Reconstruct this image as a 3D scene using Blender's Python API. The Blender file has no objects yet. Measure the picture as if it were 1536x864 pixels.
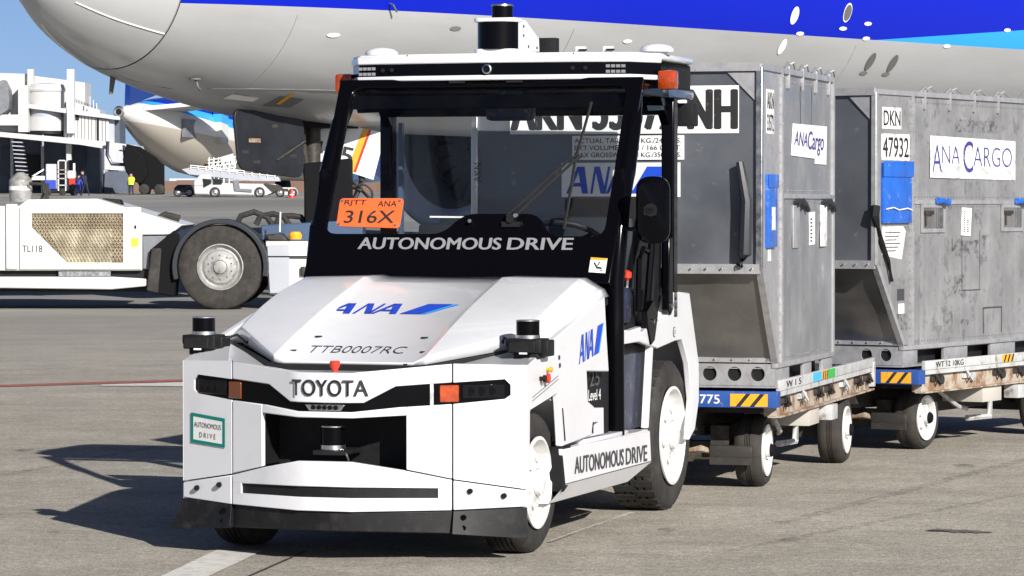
import bpy, bmesh, math, random
from math import sin, cos, pi, radians, atan2, sqrt
from mathutils import Vector, Matrix, noise
random.seed(7)
S = bpy.context.scene
COL = S.collection
# ------------------------------------------------------------------ camera, sky, sun, exposure
cam = bpy.data.cameras.new('camera'); camo = bpy.data.objects.new('camera', cam); COL.objects.link(camo)
camo.location = (0, 0, 1.5); camo.rotation_euler = (radians(90 - 1.331), 0, 0)
cam.lens = 123.05; cam.sensor_width = 36; cam.clip_start = 0.1; cam.clip_end = 6000
S.camera = camo
SUN = Vector((0.95, -1.85, 1.0)).normalized()
wd = bpy.data.worlds.new('World'); S.world = wd; wd.use_nodes = True
nt = wd.node_tree; sky = nt.nodes.new('ShaderNodeTexSky'); sky.sky_type = 'NISHITA'; sky.sun_disc = False
sky.sun_elevation = math.asin(SUN.z); sky.sun_rotation = atan2(SUN.x, SUN.y)
sky.air_density = 0.3; sky.dust_density = 0.6; sky.ozone_density = 2.0
nt.links.new(sky.outputs[0], nt.nodes['Background'].inputs[0]); nt.nodes['Background'].inputs[1].default_value = 0.07
sl = bpy.data.lights.new('sun', 'SUN'); sl.energy = 5.0; sl.angle = radians(0.5); sl.color = (1, 0.955, 0.89)
so = bpy.data.objects.new('sun', sl); COL.objects.link(so); so.rotation_euler = (-SUN).to_track_quat('-Z', 'Y').to_euler()
S.view_settings.view_transform = 'Standard'; S.view_settings.look = 'None'; S.view_settings.gamma = 1
S.view_settings.exposure = 0.55

# ------------------------------------------------------------------ materials
def nd(t, typ, **kw):
    n = t.nodes.new(typ)
    for k, v in kw.items():
        if k in n.inputs: n.inputs[k].default_value = v
        else: setattr(n, k, v)
    return n
def mat(name, base, rough=.5, metal=0, coat=0, var=None, dirt=None, bump=None, rvar=None, trans=0, ior=1.45, emit=None, alpha=1, spec=None, streak=None):
    """var=(scale, amount) brightness mottling; dirt=(colour, scale, low, high, amount) patches; bump=(scale, strength)"""
    m = bpy.data.materials.new(name); m.use_nodes = True; t = m.node_tree; p = t.nodes['Principled BSDF']; L = t.links.new
    p.inputs['Base Color'].default_value = (*base, 1); p.inputs['Roughness'].default_value = rough
    p.inputs['Metallic'].default_value = metal; p.inputs['Coat Weight'].default_value = coat; p.inputs['Coat Roughness'].default_value = .06
    if spec is not None: p.inputs['Specular IOR Level'].default_value = spec
    p.inputs['Transmission Weight'].default_value = trans; p.inputs['IOR'].default_value = ior
    if emit: p.inputs['Emission Color'].default_value = (*emit[:3], 1); p.inputs['Emission Strength'].default_value = emit[3]
    tc = nd(t, 'ShaderNodeTexCoord'); vec = tc.outputs['Object']
    col = None
    if var:
        n = nd(t, 'ShaderNodeTexNoise', Scale=var[0], Detail=8.0, Roughness=.62); L(vec, n.inputs['Vector'])
        mr = nd(t, 'ShaderNodeMapRange'); mr.inputs[1].default_value = .3; mr.inputs[2].default_value = .7
        mr.inputs[3].default_value = 1 - var[1]; mr.inputs[4].default_value = 1 + var[1]; L(n.outputs['Fac'], mr.inputs[0])
        mx = nd(t, 'ShaderNodeVectorMath', operation='SCALE'); mx.inputs[0].default_value = base; L(mr.outputs[0], mx.inputs['Scale']); col = mx.outputs[0]
    if streak:   # vertical run marks: (colour, scale, amount)
        mp = nd(t, 'ShaderNodeMapping'); mp.inputs['Scale'].default_value = (streak[1], streak[1], streak[1]*.06); L(vec, mp.inputs['Vector'])
        n = nd(t, 'ShaderNodeTexNoise', Scale=1.0, Detail=6.0); L(mp.outputs[0], n.inputs['Vector'])
        mr = nd(t, 'ShaderNodeMapRange'); mr.inputs[1].default_value = .5; mr.inputs[2].default_value = .75; mr.inputs[4].default_value = streak[2]; L(n.outputs['Fac'], mr.inputs[0])
        mx = nd(t, 'ShaderNodeMix', data_type='RGBA'); L(mr.outputs[0], mx.inputs[0])
        if col: L(col, mx.inputs[6])
        else: mx.inputs[6].default_value = (*base, 1)
        mx.inputs[7].default_value = (*streak[0], 1); col = mx.outputs[2]
    if dirt:
        n = nd(t, 'ShaderNodeTexNoise', Scale=dirt[1], Detail=10.0, Roughness=.7); L(vec, n.inputs['Vector'])
        mr = nd(t, 'ShaderNodeMapRange'); mr.inputs[1].default_value = dirt[2]; mr.inputs[2].default_value = dirt[3]; mr.inputs[4].default_value = dirt[4]; L(n.outputs['Fac'], mr.inputs[0])
        mx = nd(t, 'ShaderNodeMix', data_type='RGBA'); L(mr.outputs[0], mx.inputs[0])
        if col: L(col, mx.inputs[6])
        else: mx.inputs[6].default_value = (*base, 1)
        mx.inputs[7].default_value = (*dirt[0], 1); col = mx.outputs[2]
    if col: L(col, p.inputs['Base Color'])
    if rvar:
        n = nd(t, 'ShaderNodeTexNoise', Scale=rvar[0], Detail=6.0); L(vec, n.inputs['Vector'])
        mr = nd(t, 'ShaderNodeMapRange'); mr.inputs[1].default_value = .3; mr.inputs[2].default_value = .7; mr.inputs[3].default_value = rvar[1]; mr.inputs[4].default_value = rvar[2]
        L(n.outputs['Fac'], mr.inputs[0]); L(mr.outputs[0], p.inputs['Roughness'])
    if bump:
        n = nd(t, 'ShaderNodeTexNoise', Scale=bump[0], Detail=4.0); L(vec, n.inputs['Vector'])
        b = nd(t, 'ShaderNodeBump', Strength=bump[1], Distance=bump[2] if len(bump) > 2 else .01); L(n.outputs['Fac'], b.inputs['Height']); L(b.outputs[0], p.inputs['Normal'])
    return m
M = {}
M['white'] = mat('white_paint', (.665, .675, .705), .3, coat=.5, var=(3, .03), dirt=((.46, .44, .40), 7, .52, .78, .28))
M['rimwhite'] = mat('wheel_white_paint', (.66, .66, .65), .4, coat=.2, var=(12, .06), dirt=((.32, .29, .25), 16, .5, .72, .45))
M['hubgrey'] = mat('grey_wheel_disc', (.33, .33, .32), .5, .35, var=(10, .2), dirt=((.1, .085, .07), 12, .5, .66, .7))
M['black'] = mat('black_gloss', (.002, .002, .003), .12, spec=.13)
M['blackm'] = mat('black_matte', (.010, .010, .011), .55, var=(20, .3), bump=(60, .15, .003), spec=.3)
M['deep'] = mat('plain_and_shadowed_black', (.004, .004, .005), .8, spec=.2)  # shade on the bridge drive parts is put into this black; hubs share it
M['skirt'] = mat('black_rubber_skirt', (.008, .008, .009), .5, var=(8, .3), dirt=((.05, .046, .04), 14, .5, .8, .6), spec=.35)
M['rubber'] = mat('tyre_rubber', (.022, .021, .02), .8, var=(14, .3), bump=(90, .4, .004), dirt=((.12, .105, .09), 6, .48, .8, .45))
M['dusty'] = mat('dusty_tyre', (.026, .024, .022), .85, var=(10, .25), bump=(60, .3, .004), dirt=((.085, .07, .055), 5, .42, .8, .5))
M['silver'] = mat('silver_metal', (.6, .6, .6), .3, 1, rvar=(30, .2, .45))
M['alu'] = mat('aluminium_sheet', (.325, .33, .34), .45, .55, var=(2.5, .16), rvar=(5, .30, .6), dirt=((.62, .62, .62), 11, .58, .68, .5), streak=((.18, .18, .19), 14, .2))
M['alu_dirty'] = mat('worn_aluminium_sheet', (.31, .31, .315), .5, .45, var=(3.5, .25), rvar=(6, .32, .7), dirt=((.13, .13, .135), 7, .53, .62, .6), streak=((.5, .5, .51), 18, .28))
M['alu_front'] = mat('dark_reflecting_aluminium', (.15, .162, .185), .40, .55, var=(1.5, .2), rvar=(3, .28, .55), dirt=((.45, .46, .48), 8, .60, .70, .5), streak=((.10, .105, .12), 5, .4))  # same sheet darkened: the front face's dark reflection is in the base colour
M['alu_frame'] = mat('aluminium_frame', (.44, .44, .45), .42, .5, var=(12, .15), dirt=((.2, .19, .18), 18, .5, .75, .5), bump=(40, .2, .004))
M['alu_dark'] = mat('underside_aluminium', (.25, .242, .23), .34, .6, var=(2, .25), streak=((.16, .14, .12), 9, .5), rvar=(4, .25, .5))  # brown reflection of the ground mixed into the sheet's colour and streaks
M['label'] = mat('white_label', (.78, .78, .77), .5, dirt=((.45, .45, .43), 25, .5, .72, .35))
M['worn_label'] = mat('scuffed_label', (.74, .74, .73), .55, dirt=((.3, .3, .31), 14, .5, .6, .75))
M['ink'] = mat('black_ink', (.02, .02, .022), .5, dirt=((.4, .4, .4), 30, .6, .7, .5))
M['blue'] = mat('deep_blue_ink', (.01, .06, .5), .4)
M['lblue'] = mat('light_blue_ink', (.03, .33, .85), .4)
M['violet'] = mat('violet_ink', (.04, .04, .22), .5, dirt=((.5, .5, .52), 30, .58, .66, .7))
M['dolly_blue'] = mat('chipped_blue_paint', (.02, .07, .28), .45, dirt=((.35, .36, .4), 16, .6, .68, .7), var=(9, .2))
M['dolly_grey'] = mat('chipped_grey_paint', (.45, .46, .46), .5, dirt=((.16, .1, .06), 12, .54, .66, .8), var=(9, .15))
M['rust'] = mat('rusty_beam', (.20, .115, .065), .8, dirt=((.42, .38, .32), 9, .42, .56, .85), var=(15, .35), bump=(40, .5, .006))
M['dark_steel'] = mat('greasy_dark_steel', (.035, .032, .03), .6, .2, dirt=((.12, .09, .06), 10, .5, .7, .6), bump=(30, .3, .004))
M['yellow'] = mat('yellow_paint', (.75, .36, .02), .5, dirt=((.2, .15, .1), 18, .56, .7, .6))
M['green'] = mat('green_marking', (.03, .4, .06), .5, dirt=((.2, .25, .2), 20, .55, .7, .5))
M['cyan'] = mat('cyan_marking', (.05, .42, .75), .5, dirt=((.2, .3, .35), 20, .55, .7, .5))
M['teal'] = mat('teal_border', (.0, .19, .15), .45)
M['orange'] = mat('orange_plate', (.72, .12, .03), .5, var=(30, .08))
M['amber'] = mat('amber_lens', (.34, .042, .004), .15, coat=1, bump=(34, .5, .01), var=(14, .45))
M['amber_dark'] = mat('dark_amber_lens', (.14, .035, .008), .2, coat=1)  # darker amber, for the turn signal on one side only
M['red'] = mat('red_plastic', (.6, .04, .02), .35)
M['pouch'] = mat('blue_vinyl_pouch', (.015, .11, .5), .35, coat=.3, bump=(12, .6, .02), var=(6, .2), dirt=((.35, .4, .5), 14, .6, .68, .6))
M['navy'] = mat('navy_panel', (.012, .017, .04), .35, dirt=((.1, .12, .18), 25, .56, .62, .6))
M['seat'] = mat('black_vinyl', (.02, .024, .03), .45, bump=(30, .2, .003))
M['visor'] = mat('blue_grey_visor', (.05, .085, .15), .3, coat=.5)
M['grey_txt'] = mat('silver_lettering', (.22, .225, .24), .4)
M['dim_txt'] = mat('dim_silver_lettering', (.07, .07, .075), .4)
M['dgrey_txt'] = mat('charcoal_lettering', (.05, .05, .055), .4)
M['fuse'] = mat('fuselage_grey_paint', (.42, .43, .43), .32, coat=.35, var=(.5, .05), dirt=((.3, .29, .27), .9, .5, .8, .4), rvar=(1.2, .26, .42))
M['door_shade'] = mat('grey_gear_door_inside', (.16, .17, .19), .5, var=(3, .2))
M['gear_dark'] = mat('shaded_gear_door', (.014, .016, .02), .5, var=(3, .3))  # door lies in shade; that shade is put into the base colour
M['gearwhite'] = mat('gear_door_white', (.74, .76, .74), .35, var=(2, .04))
M['eng'] = mat('engine_cowl_blue', (.004, .026, .17), .3, coat=.2)
M['bridge_w'] = mat('jet_bridge_white', (.50, .50, .50), .5, var=(.6, .07), streak=((.42, .42, .42), 2, .5))
M['bridge_g'] = mat('jet_bridge_grey', (.36, .38, .42), .55, var=(1, .1))
M['shade_wall'] = mat('shaded_wall', (.075, .09, .125), .7, var=(1, .25))  # walls in shade, with the shade put into this base colour
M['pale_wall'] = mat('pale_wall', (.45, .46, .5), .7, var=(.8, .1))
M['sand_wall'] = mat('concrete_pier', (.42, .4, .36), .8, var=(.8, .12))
M['brownland'] = mat('far_brown_shore', (.16, .1, .075), .9, var=(.05, .2))
M['tug_grille'] = mat('tan_radiator_core', (.22, .16, .085), .7, var=(8, .3), dirt=((.06, .045, .025), 4, .42, .62, .85))
M['mesh_tan'] = mat('dusty_steel_mesh', (.42, .37, .27), .6, .2, var=(5, .3), dirt=((.14, .11, .07), 3, .45, .65, .7))
M['tug_white'] = mat('pushback_white_paint', (.62, .62, .59), .4, coat=.3, var=(2, .04), dirt=((.35, .33, .3), 4, .55, .8, .4))
M['skin'] = mat('skin', (.4, .24, .17), .6)
M['cloth_navy'] = mat('navy_workwear', (.015, .02, .045), .85)
M['hivis'] = mat('hi_vis_yellow', (.55, .75, .05), .7)
M['cloth_blue'] = mat('blue_workwear', (.03, .06, .4), .8)

def residue():
    m = bpy.data.materials.new('tape_residue'); m.use_nodes = True; t = m.node_tree; p = t.nodes['Principled BSDF']; p.inputs['Base Color'].default_value = (.03, .03, .032, 1); p.inputs['Roughness'].default_value = .7
    tc = nd(t, 'ShaderNodeTexCoord'); n = nd(t, 'ShaderNodeTexNoise', Scale=24.0, Detail=9.0, Roughness=.8); t.links.new(tc.outputs['Object'], n.inputs['Vector'])
    mr = nd(t, 'ShaderNodeMapRange'); mr.inputs[1].default_value = .50; mr.inputs[2].default_value = .60; mr.inputs[4].default_value = .6; t.links.new(n.outputs['Fac'], mr.inputs[0]); t.links.new(mr.outputs[0], p.inputs['Alpha']); return m
M['residue'] = residue()
def glass(name, tint, gl=.12):
    m = bpy.data.materials.new(name); m.use_nodes = True; t = m.node_tree; t.nodes.clear()
    o = nd(t, 'ShaderNodeOutputMaterial'); mx = nd(t, 'ShaderNodeMixShader'); tr = nd(t, 'ShaderNodeBsdfTransparent'); g = nd(t, 'ShaderNodeBsdfGlossy', Roughness=.02)
    f = nd(t, 'ShaderNodeFresnel', IOR=1.28); tr.inputs[0].default_value = (*tint, 1)
    df = nd(t, 'ShaderNodeBsdfDiffuse'); df.inputs[0].default_value = (.6, .6, .62, 1); n = nd(t, 'ShaderNodeTexNoise', Scale=3.0, Detail=8.0, Roughness=.7); tc = nd(t, 'ShaderNodeTexCoord'); t.links.new(tc.outputs['Object'], n.inputs['Vector'])
    mr = nd(t, 'ShaderNodeMapRange'); mr.inputs[1].default_value = .45; mr.inputs[2].default_value = .8; mr.inputs[4].default_value = .004; t.links.new(n.outputs['Fac'], mr.inputs[0]); m2 = nd(t, 'ShaderNodeMixShader'); t.links.new(mr.outputs[0], m2.inputs[0]); t.links.new(tr.outputs[0], m2.inputs[1]); t.links.new(df.outputs[0], m2.inputs[2])
    t.links.new(f.outputs[0], mx.inputs[0]); t.links.new(m2.outputs[0], mx.inputs[1]); t.links.new(g.outputs[0], mx.inputs[2]); t.links.new(mx.outputs[0], o.inputs[0])
    return m
M['glass'] = glass('windscreen_glass', (.975, .985, .99))
M['lens'] = mat('headlight_lens', (.004, .004, .006), .05, spec=.3)

# two-tone livery: colour by height along the airframe (paint lines of the real livery)
def livery(name, zline, L2=None):
    m = mat(name, (.42, .43, .43), .3, coat=.4); t = m.node_tree; p = t.nodes['Principled BSDF']; L = t.links.new
    tc = nd(t, 'ShaderNodeTexCoord'); sp = nd(t, 'ShaderNodeSeparateXYZ'); L(tc.outputs['Object'], sp.inputs[0])
    n = nd(t, 'ShaderNodeTexNoise', Scale=.8, Detail=8.0); L(tc.outputs['Object'], n.inputs['Vector'])
    mr = nd(t, 'ShaderNodeMapRange'); mr.inputs[1].default_value = .3; mr.inputs[2].default_value = .7; mr.inputs[3].default_value = .93; mr.inputs[4].default_value = 1.05; L(n.outputs['Fac'], mr.inputs[0])
    g = nd(t, 'ShaderNodeVectorMath', operation='SCALE'); g.inputs[0].default_value = zline[2]; L(mr.outputs[0], g.inputs['Scale'])
    # lower edge of blue : z > a + b*y
    def above(a, b):
        ml = nd(t, 'ShaderNodeMath', operation='MULTIPLY_ADD'); L(sp.outputs['Y'], ml.inputs[0]); ml.inputs[1].default_value = b; ml.inputs[2].default_value = a
        gt = nd(t, 'ShaderNodeMath', operation='GREATER_THAN'); L(sp.outputs['Z'], gt.inputs[0]); L(ml.outputs[0], gt.inputs[1]); return gt.outputs[0]
    c = g.outputs[0]
    for (a, b, colr) in zline[3]:
        mx = nd(t, 'ShaderNodeMix', data_type='RGBA'); L(above(a, b), mx.inputs[0]); L(c, mx.inputs[6]); mx.inputs[7].default_value = (*colr, 1); c = mx.outputs[2]
    L(c, p.inputs['Base Color']); return m

# ------------------------------------------------------------------ mesh helpers
class B:
    def __init__(s): s.bm = bmesh.new()
    def box(s, x0, x1, y0, y1, z0, z1, bev=0, M4=None):
        vs = [s.bm.verts.new((x, y, z)) for x in (x0, x1) for y in (y0, y1) for z in (z0, z1)]
        f = [(0, 1, 3, 2), (4, 6, 7, 5), (0, 4, 5, 1), (2, 3, 7, 6), (0, 2, 6, 4), (1, 5, 7, 3)]
        fs = [s.bm.faces.new([vs[i] for i in q]) for q in f]
        if bev:
            r = bmesh.ops.bevel(s.bm, geom=list({e for q in fs for e in q.edges}), offset=bev, segments=2, profile=.6, affect='EDGES')
            vs = list({v for q in r['faces'] for v in q.verts} | {v for v in vs if v.is_valid})
        if M4 is not None:
            for v in vs: v.co = M4 @ v.co
        return s
    def prism(s, pts, axis, a, b):
        """polygon pts extruded along axis from a to b; axis x: pts=(y,z); y: (x,z); z: (x,y)"""
        def P(p, t): return {'x': (t, p[0], p[1]), 'y': (p[0], t, p[1]), 'z': (p[0], p[1], t)}[axis]
        lo = [s.bm.verts.new(P(p, a)) for p in pts]; hi = [s.bm.verts.new(P(p, b)) for p in pts]; n = len(pts)
        s.bm.faces.new(lo); s.bm.faces.new(hi[::-1])
        for i in range(n): s.bm.faces.new([lo[i], hi[i], hi[(i+1) % n], lo[(i+1) % n]])
        return s
    def lathe(s, prof, c, axis='x', n=32, M4=None, cap=True):
        """prof=(r,h) list revolved about axis through c"""
        rings = []
        for r, h in prof:
            ring = []
            for i in range(n):
                a = 2*pi*i/n; u, v = r*cos(a), r*sin(a)
                p = {'x': (h, u, v), 'y': (u, h, v), 'z': (u, v, h)}[axis]
                co = Vector(p) + Vector(c)
                ring.append(s.bm.verts.new(M4 @ co if M4 is not None else co))
            rings.append(ring)
        for A, Bq in zip(rings, rings[1:]):
            for i in range(n): s.bm.faces.new([A[i], A[(i+1) % n], Bq[(i+1) % n], Bq[i]])
        if cap:
            s.bm.faces.new(rings[0][::-1]); s.bm.faces.new(rings[-1])
        return s
    def tube(s, path, r, n=8, cap=True):
        path = [Vector(p) for p in path]; rings = []
        for i, p in enumerate(path):
            d = (path[min(i+1, len(path)-1)] - path[max(i-1, 0)]).normalized()
            up = Vector((0, 0, 1)) if abs(d.z) < .9 else Vector((1, 0, 0))
            a = d.cross(up).normalized(); b = d.cross(a)
            rr = r[i] if isinstance(r, (list, tuple)) else r
            rings.append([s.bm.verts.new(p + a*cos(2*pi*k/n)*rr + b*sin(2*pi*k/n)*rr) for k in range(n)])
        for A, Bq in zip(rings, rings[1:]):
            for i in range(n): s.bm.faces.new([A[i], A[(i+1) % n], Bq[(i+1) % n], Bq[i]])
        if cap: s.bm.faces.new(rings[0][::-1]); s.bm.faces.new(rings[-1])
        return s
    def bar(s, p, q, w, h):
        """rectangular bar from p to q"""
        p, q = Vector(p), Vector(q); d = (q-p).normalized(); up = Vector((0, 0, 1)) if abs(d.z) < .9 else Vector((1, 0, 0))
        a = d.cross(up).normalized()*w/2; b = d.cross(a).normalized()*h/2
        lo = [s.bm.verts.new(p+u) for u in (a+b, a-b, -a-b, -a+b)]; hi = [s.bm.verts.new(q+u) for u in (a+b, a-b, -a-b, -a+b)]
        s.bm.faces.new(lo); s.bm.faces.new(hi[::-1])
        for i in range(4): s.bm.faces.new([lo[i], hi[i], hi[(i+1) % 4], lo[(i+1) % 4]])
        return s
    def face(s, pts): s.bm.faces.new([s.bm.verts.new(p) for p in pts]); return s
    def plate(s, outer, holes, fmap, tv):
        """polygon with holes in 2D, mapped by fmap, extruded by vector tv"""
        edges = []
        for lp in [outer] + list(holes):
            vs = [s.bm.verts.new(fmap(*p)) for p in lp]
            edges += [s.bm.edges.new((vs[i], vs[(i+1) % len(vs)])) for i in range(len(vs))]
        r = bmesh.ops.triangle_fill(s.bm, use_beauty=True, use_dissolve=True, edges=edges)
        fs = [g for g in r['geom'] if isinstance(g, bmesh.types.BMFace)]
        r = bmesh.ops.extrude_face_region(s.bm, geom=fs)
        bmesh.ops.translate(s.bm, verts=[g for g in r['geom'] if isinstance(g, bmesh.types.BMVert)], vec=tv)
        return s
    def build(s, name, m, parent=None, bevel=0, smooth=35, seg=2, recalc=True, loc=None):
        if recalc: bmesh.ops.recalc_face_normals(s.bm, faces=s.bm.faces)
        me = bpy.data.meshes.new(name)
        if smooth:
            ang = radians(smooth)
            for f in s.bm.faces: f.smooth = True
            for e in s.bm.edges:
                if len(e.link_faces) == 2: e.smooth = e.calc_face_angle(0) < ang
        s.bm.to_mesh(me); s.bm.free()
        o = bpy.data.objects.new(name, me); COL.objects.link(o)
        for q in (m if isinstance(m, (list, tuple)) else [m]): me.materials.append(M[q] if isinstance(q, str) else q)
        if parent: o.parent = parent
        if loc: o.location = loc
        if bevel:
            b = o.modifiers.new('bevel', 'BEVEL'); b.width = bevel; b.segments = seg; b.limit_method = 'ANGLE'; b.angle_limit = radians(28); b.harden_normals = False
        return o
def islands(b):
    bm = b.bm; left = set(bm.verts); out = []
    while left:
        st = [left.pop()]; grp = {st[0]}
        while st:
            v = st.pop()
            for e in v.link_edges:
                w_ = e.other_vert(v)
                if w_ in left: left.discard(w_); grp.add(w_); st.append(w_)
        out.append(grp)
    return out
def split_build(b, name, m, parent, **kw):
    """every loose piece becomes an object of its own"""
    bmesh.ops.recalc_face_normals(b.bm, faces=b.bm.faces); o = None
    for grp in sorted(islands(b), key=lambda g: min((v.index, v.co.x) for v in g)):
        n = B(); mp = {v: n.bm.verts.new(v.co) for v in grp}
        for f in {f for v in grp for f in v.link_faces}: n.bm.faces.new([mp[v] for v in f.verts])
        o = n.build(name, m, parent, **kw)
    b.bm.free(); return o
def thing(name, label, cat, loc, rz=0, group=None):
    o = bpy.data.objects.new(name, None); COL.objects.link(o); o.location = loc; o.rotation_euler = (0, 0, rz); o.empty_display_size = .2
    o['label'] = label; o['category'] = cat
    if group: o['group'] = group
    return o
def tag(o, label, cat, group=None):
    o['label'] = label; o['category'] = cat
    if group: o['group'] = group
    return o
def struct(o, kind='structure', label=None):
    o['kind'] = kind
    if label: o['label'] = label
    return o
def kids(o): return [c for c in bpy.data.objects if c.parent == o]
def copy_tree(o, parent=None):
    c = o.copy(); COL.objects.link(c)
    if parent: c.parent = parent
    for ch in kids(o): copy_tree(ch, c)
    return c
def text(name, body, parent, m, o, ex, ey, w, h, bold=0.0, shear=0.0, spacing=1.0):
    """flat lettering whose bounding box is w x h from corner o along ex (right) and ey (up)"""
    cu = bpy.data.curves.new(name, 'FONT'); cu.body = body; cu.size = 1; cu.offset = min(bold, 0); cu.shear = shear; cu.space_character = spacing; cu.resolution_u = 4
    ob = bpy.data.objects.new('tmp', cu); COL.objects.link(ob); bpy.context.view_layer.update()
    me = bpy.data.meshes.new_from_object(ob.evaluated_get(bpy.context.evaluated_depsgraph_get()))
    bpy.data.objects.remove(ob); bpy.data.curves.remove(cu)
    xs = [v.co.x for v in me.vertices]; ys = [v.co.y for v in me.vertices]
    x0, x1, y0, y1 = min(xs), max(xs), min(ys), max(ys)
    o, ex, ey = Vector(o), Vector(ex).normalized(), Vector(ey).normalized()
    for v in me.vertices: v.co = o + ex*((v.co.x-x0)/(x1-x0)*w) + ey*((v.co.y-y0)/(y1-y0)*h)
    if bold > 0:   # heavier stroke: shifted copies a hair apart
        nrm = ex.cross(ey).normalized(); base = [v.co.copy() for v in me.vertices]; fc = [tuple(p.vertices) for p in me.polygons]; vs, fs = [], []
        for k in range(7):
            d = (ex*cos(2*pi*k/6)*bold*h*.9 + ey*sin(2*pi*k/6)*bold*h*.35 if k < 6 else Vector()) + nrm*.00012*k; n0 = len(vs)
            vs += [v+d for v in base]; fs += [tuple(i+n0 for i in f) for f in fc]
        me = bpy.data.meshes.new(name); me.from_pydata(vs, [], fs)
    me.materials.clear(); me.materials.append(M[m]); me.name = name
    t = bpy.data.objects.new(name, me); COL.objects.link(t); t.parent = parent; return t
def polys(name, plist, parent, m, fmap):
    b = B()
    for pl in plist: b.face([fmap(*p) for p in pl])
    return b.build(name, m, parent, smooth=0, recalc=False)
ANA_L = []
for ox in (0, 1.85):
    ANA_L += [[(ox, 0), (ox+.14, 0), (ox+.70, 1), (ox+.52, 1)], [(ox+.53, 1), (ox+.86, 1), (ox+1.02, 0), (ox+.74, 0)], [(ox+.30, .26), (ox+.76, .26), (ox+.75, .40), (ox+.38, .40)]]
ANA_L += [[(1.12, 0), (1.23, 0), (1.43, 1), (1.32, 1)], [(1.33, 1), (1.58, 1), (1.86, 0), (1.60, 0)], [(1.72, 0), (1.84, 0), (2.06, 1), (1.95, 1)]]
ANA_M = [[(3.0, 0), (3.85, 0), (4.75, 1), (3.75, 1)]]
ANA_E = [[(3.87, 0), (4.05, 0), (4.98, 1), (4.78, 1)]]
def ana(parent, o, ex, ey, w, h, shear=0):
    o, ex, ey = Vector(o), Vector(ex).normalized(), Vector(ey).normalized()
    f = lambda u, v: o + ex*(u/4.98*w + shear*v*h) + ey*(v*h)
    polys('airline_lettering', ANA_L, parent, 'blue', f); polys('airline_emblem', ANA_M, parent, 'blue', f); polys('emblem_edge', ANA_E, parent, 'lblue', f)
def ipl(pts, x):
    if x <= pts[0][0]: return pts[0][1]
    for (a, b), (c, d) in zip(pts, pts[1:]):
        if x <= c: return b + (d-b)*(x-a)/(c-a)
    return pts[-1][1]
def arc(cx, cy, r, a0, a1, n): return [(cx + r*cos(radians(a0+(a1-a0)*i/n)), cy + r*sin(radians(a0+(a1-a0)*i/n))) for i in range(n+1)]

def make_wheel(parent, c, R, w, r, side=1, tyre='rubber', rim='rimwhite', bolts=6, lugs=0, name='wheel', hubc=None):
    """c = centre of the outer face; side +1 outward = +x"""
    sx = side
    cx, cy, cz = c
    hub = B().lathe([(r*.30, sx*.002), (r*.28, sx*.022), (r*.16, sx*.03)], c, 'x', 20).build(name, rim, parent)
    T = [(r, -.012), (r+(R-r)*.25, .003), (r+(R-r)*.65, .006), (R*.955, -.008), (R*.985, -.022), (R, -.04)]
    prof = [(a, b) for a, b in T]
    g = 4
    for i in range(g):
        y0 = .05 + (w-.1)*(i+.35)/g; y1 = y0 + (w-.1)/g*.28
        prof += [(R, -y0), (R-.012, -y0-.003), (R-.012, -y1), (R, -y1-.003)]
    prof += [(a, -w-b) for a, b in T[::-1]]
    t = B(); t.lathe([(a, sx*b) for a, b in prof], c, 'x', 48, cap=False)
    if lugs:
        for k in range(lugs):
            a = 2*pi*k/lugs
            for (h0, h1, da) in ((-.02, -w*.46, .0), (-w*.54, -w+.02, pi/lugs)):
                M4 = Matrix.Translation(c) @ Matrix.Rotation(a+da, 4, 'X')
                x0, x1 = sorted((sx*h0, sx*h1)); t.box(x0, x1, -.02, .02, R-.012, R+.0015, M4=M4)
    t.build('tyre', tyre, hub)
    rp = [(r+.004, .0), (r+.004, .008), (r-.010, .01), (r-.016, -.012), (r*.87, -.05), (r*.82, -.058), (r*.76, -.05), (r*.70, -.022), (r*.45, -.014), (r*.32, -.002), (r*.31, .001)]
    B().lathe([(a, sx*b) for a, b in rp], c, 'x', 40, cap=False).build('rim', rim, hub)
    if hubc: B().lathe([(r*.27, sx*-.01), (r*.27, sx*.028), (r*.2, sx*.04)], c, 'x', 16).build('hub_cap', hubc, hub)
    b = B()
    for k in range(bolts):
        a = 2*pi*k/bolts + .3; b.lathe([(.011, 0), (.011, sx*.016), (.006, sx*.02)], (cx - sx*.012, cy+cos(a)*r*.52, cz+sin(a)*r*.52), 'x', 6)
    for k in range(10):
        a = 2*pi*(k+.5)/10
    split_build(b, 'wheel_bolt', 'silver' if rim != 'rimwhite' else rim, hub)
    B().lathe([(r*.2, sx*.0), (r*.2, sx*-.06), (r*.9, sx*-.06), (r*.98, sx*-w*.8)], c, 'x', 24, cap=False).build('wheel_barrel', rim, hub)
    return hub

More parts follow.
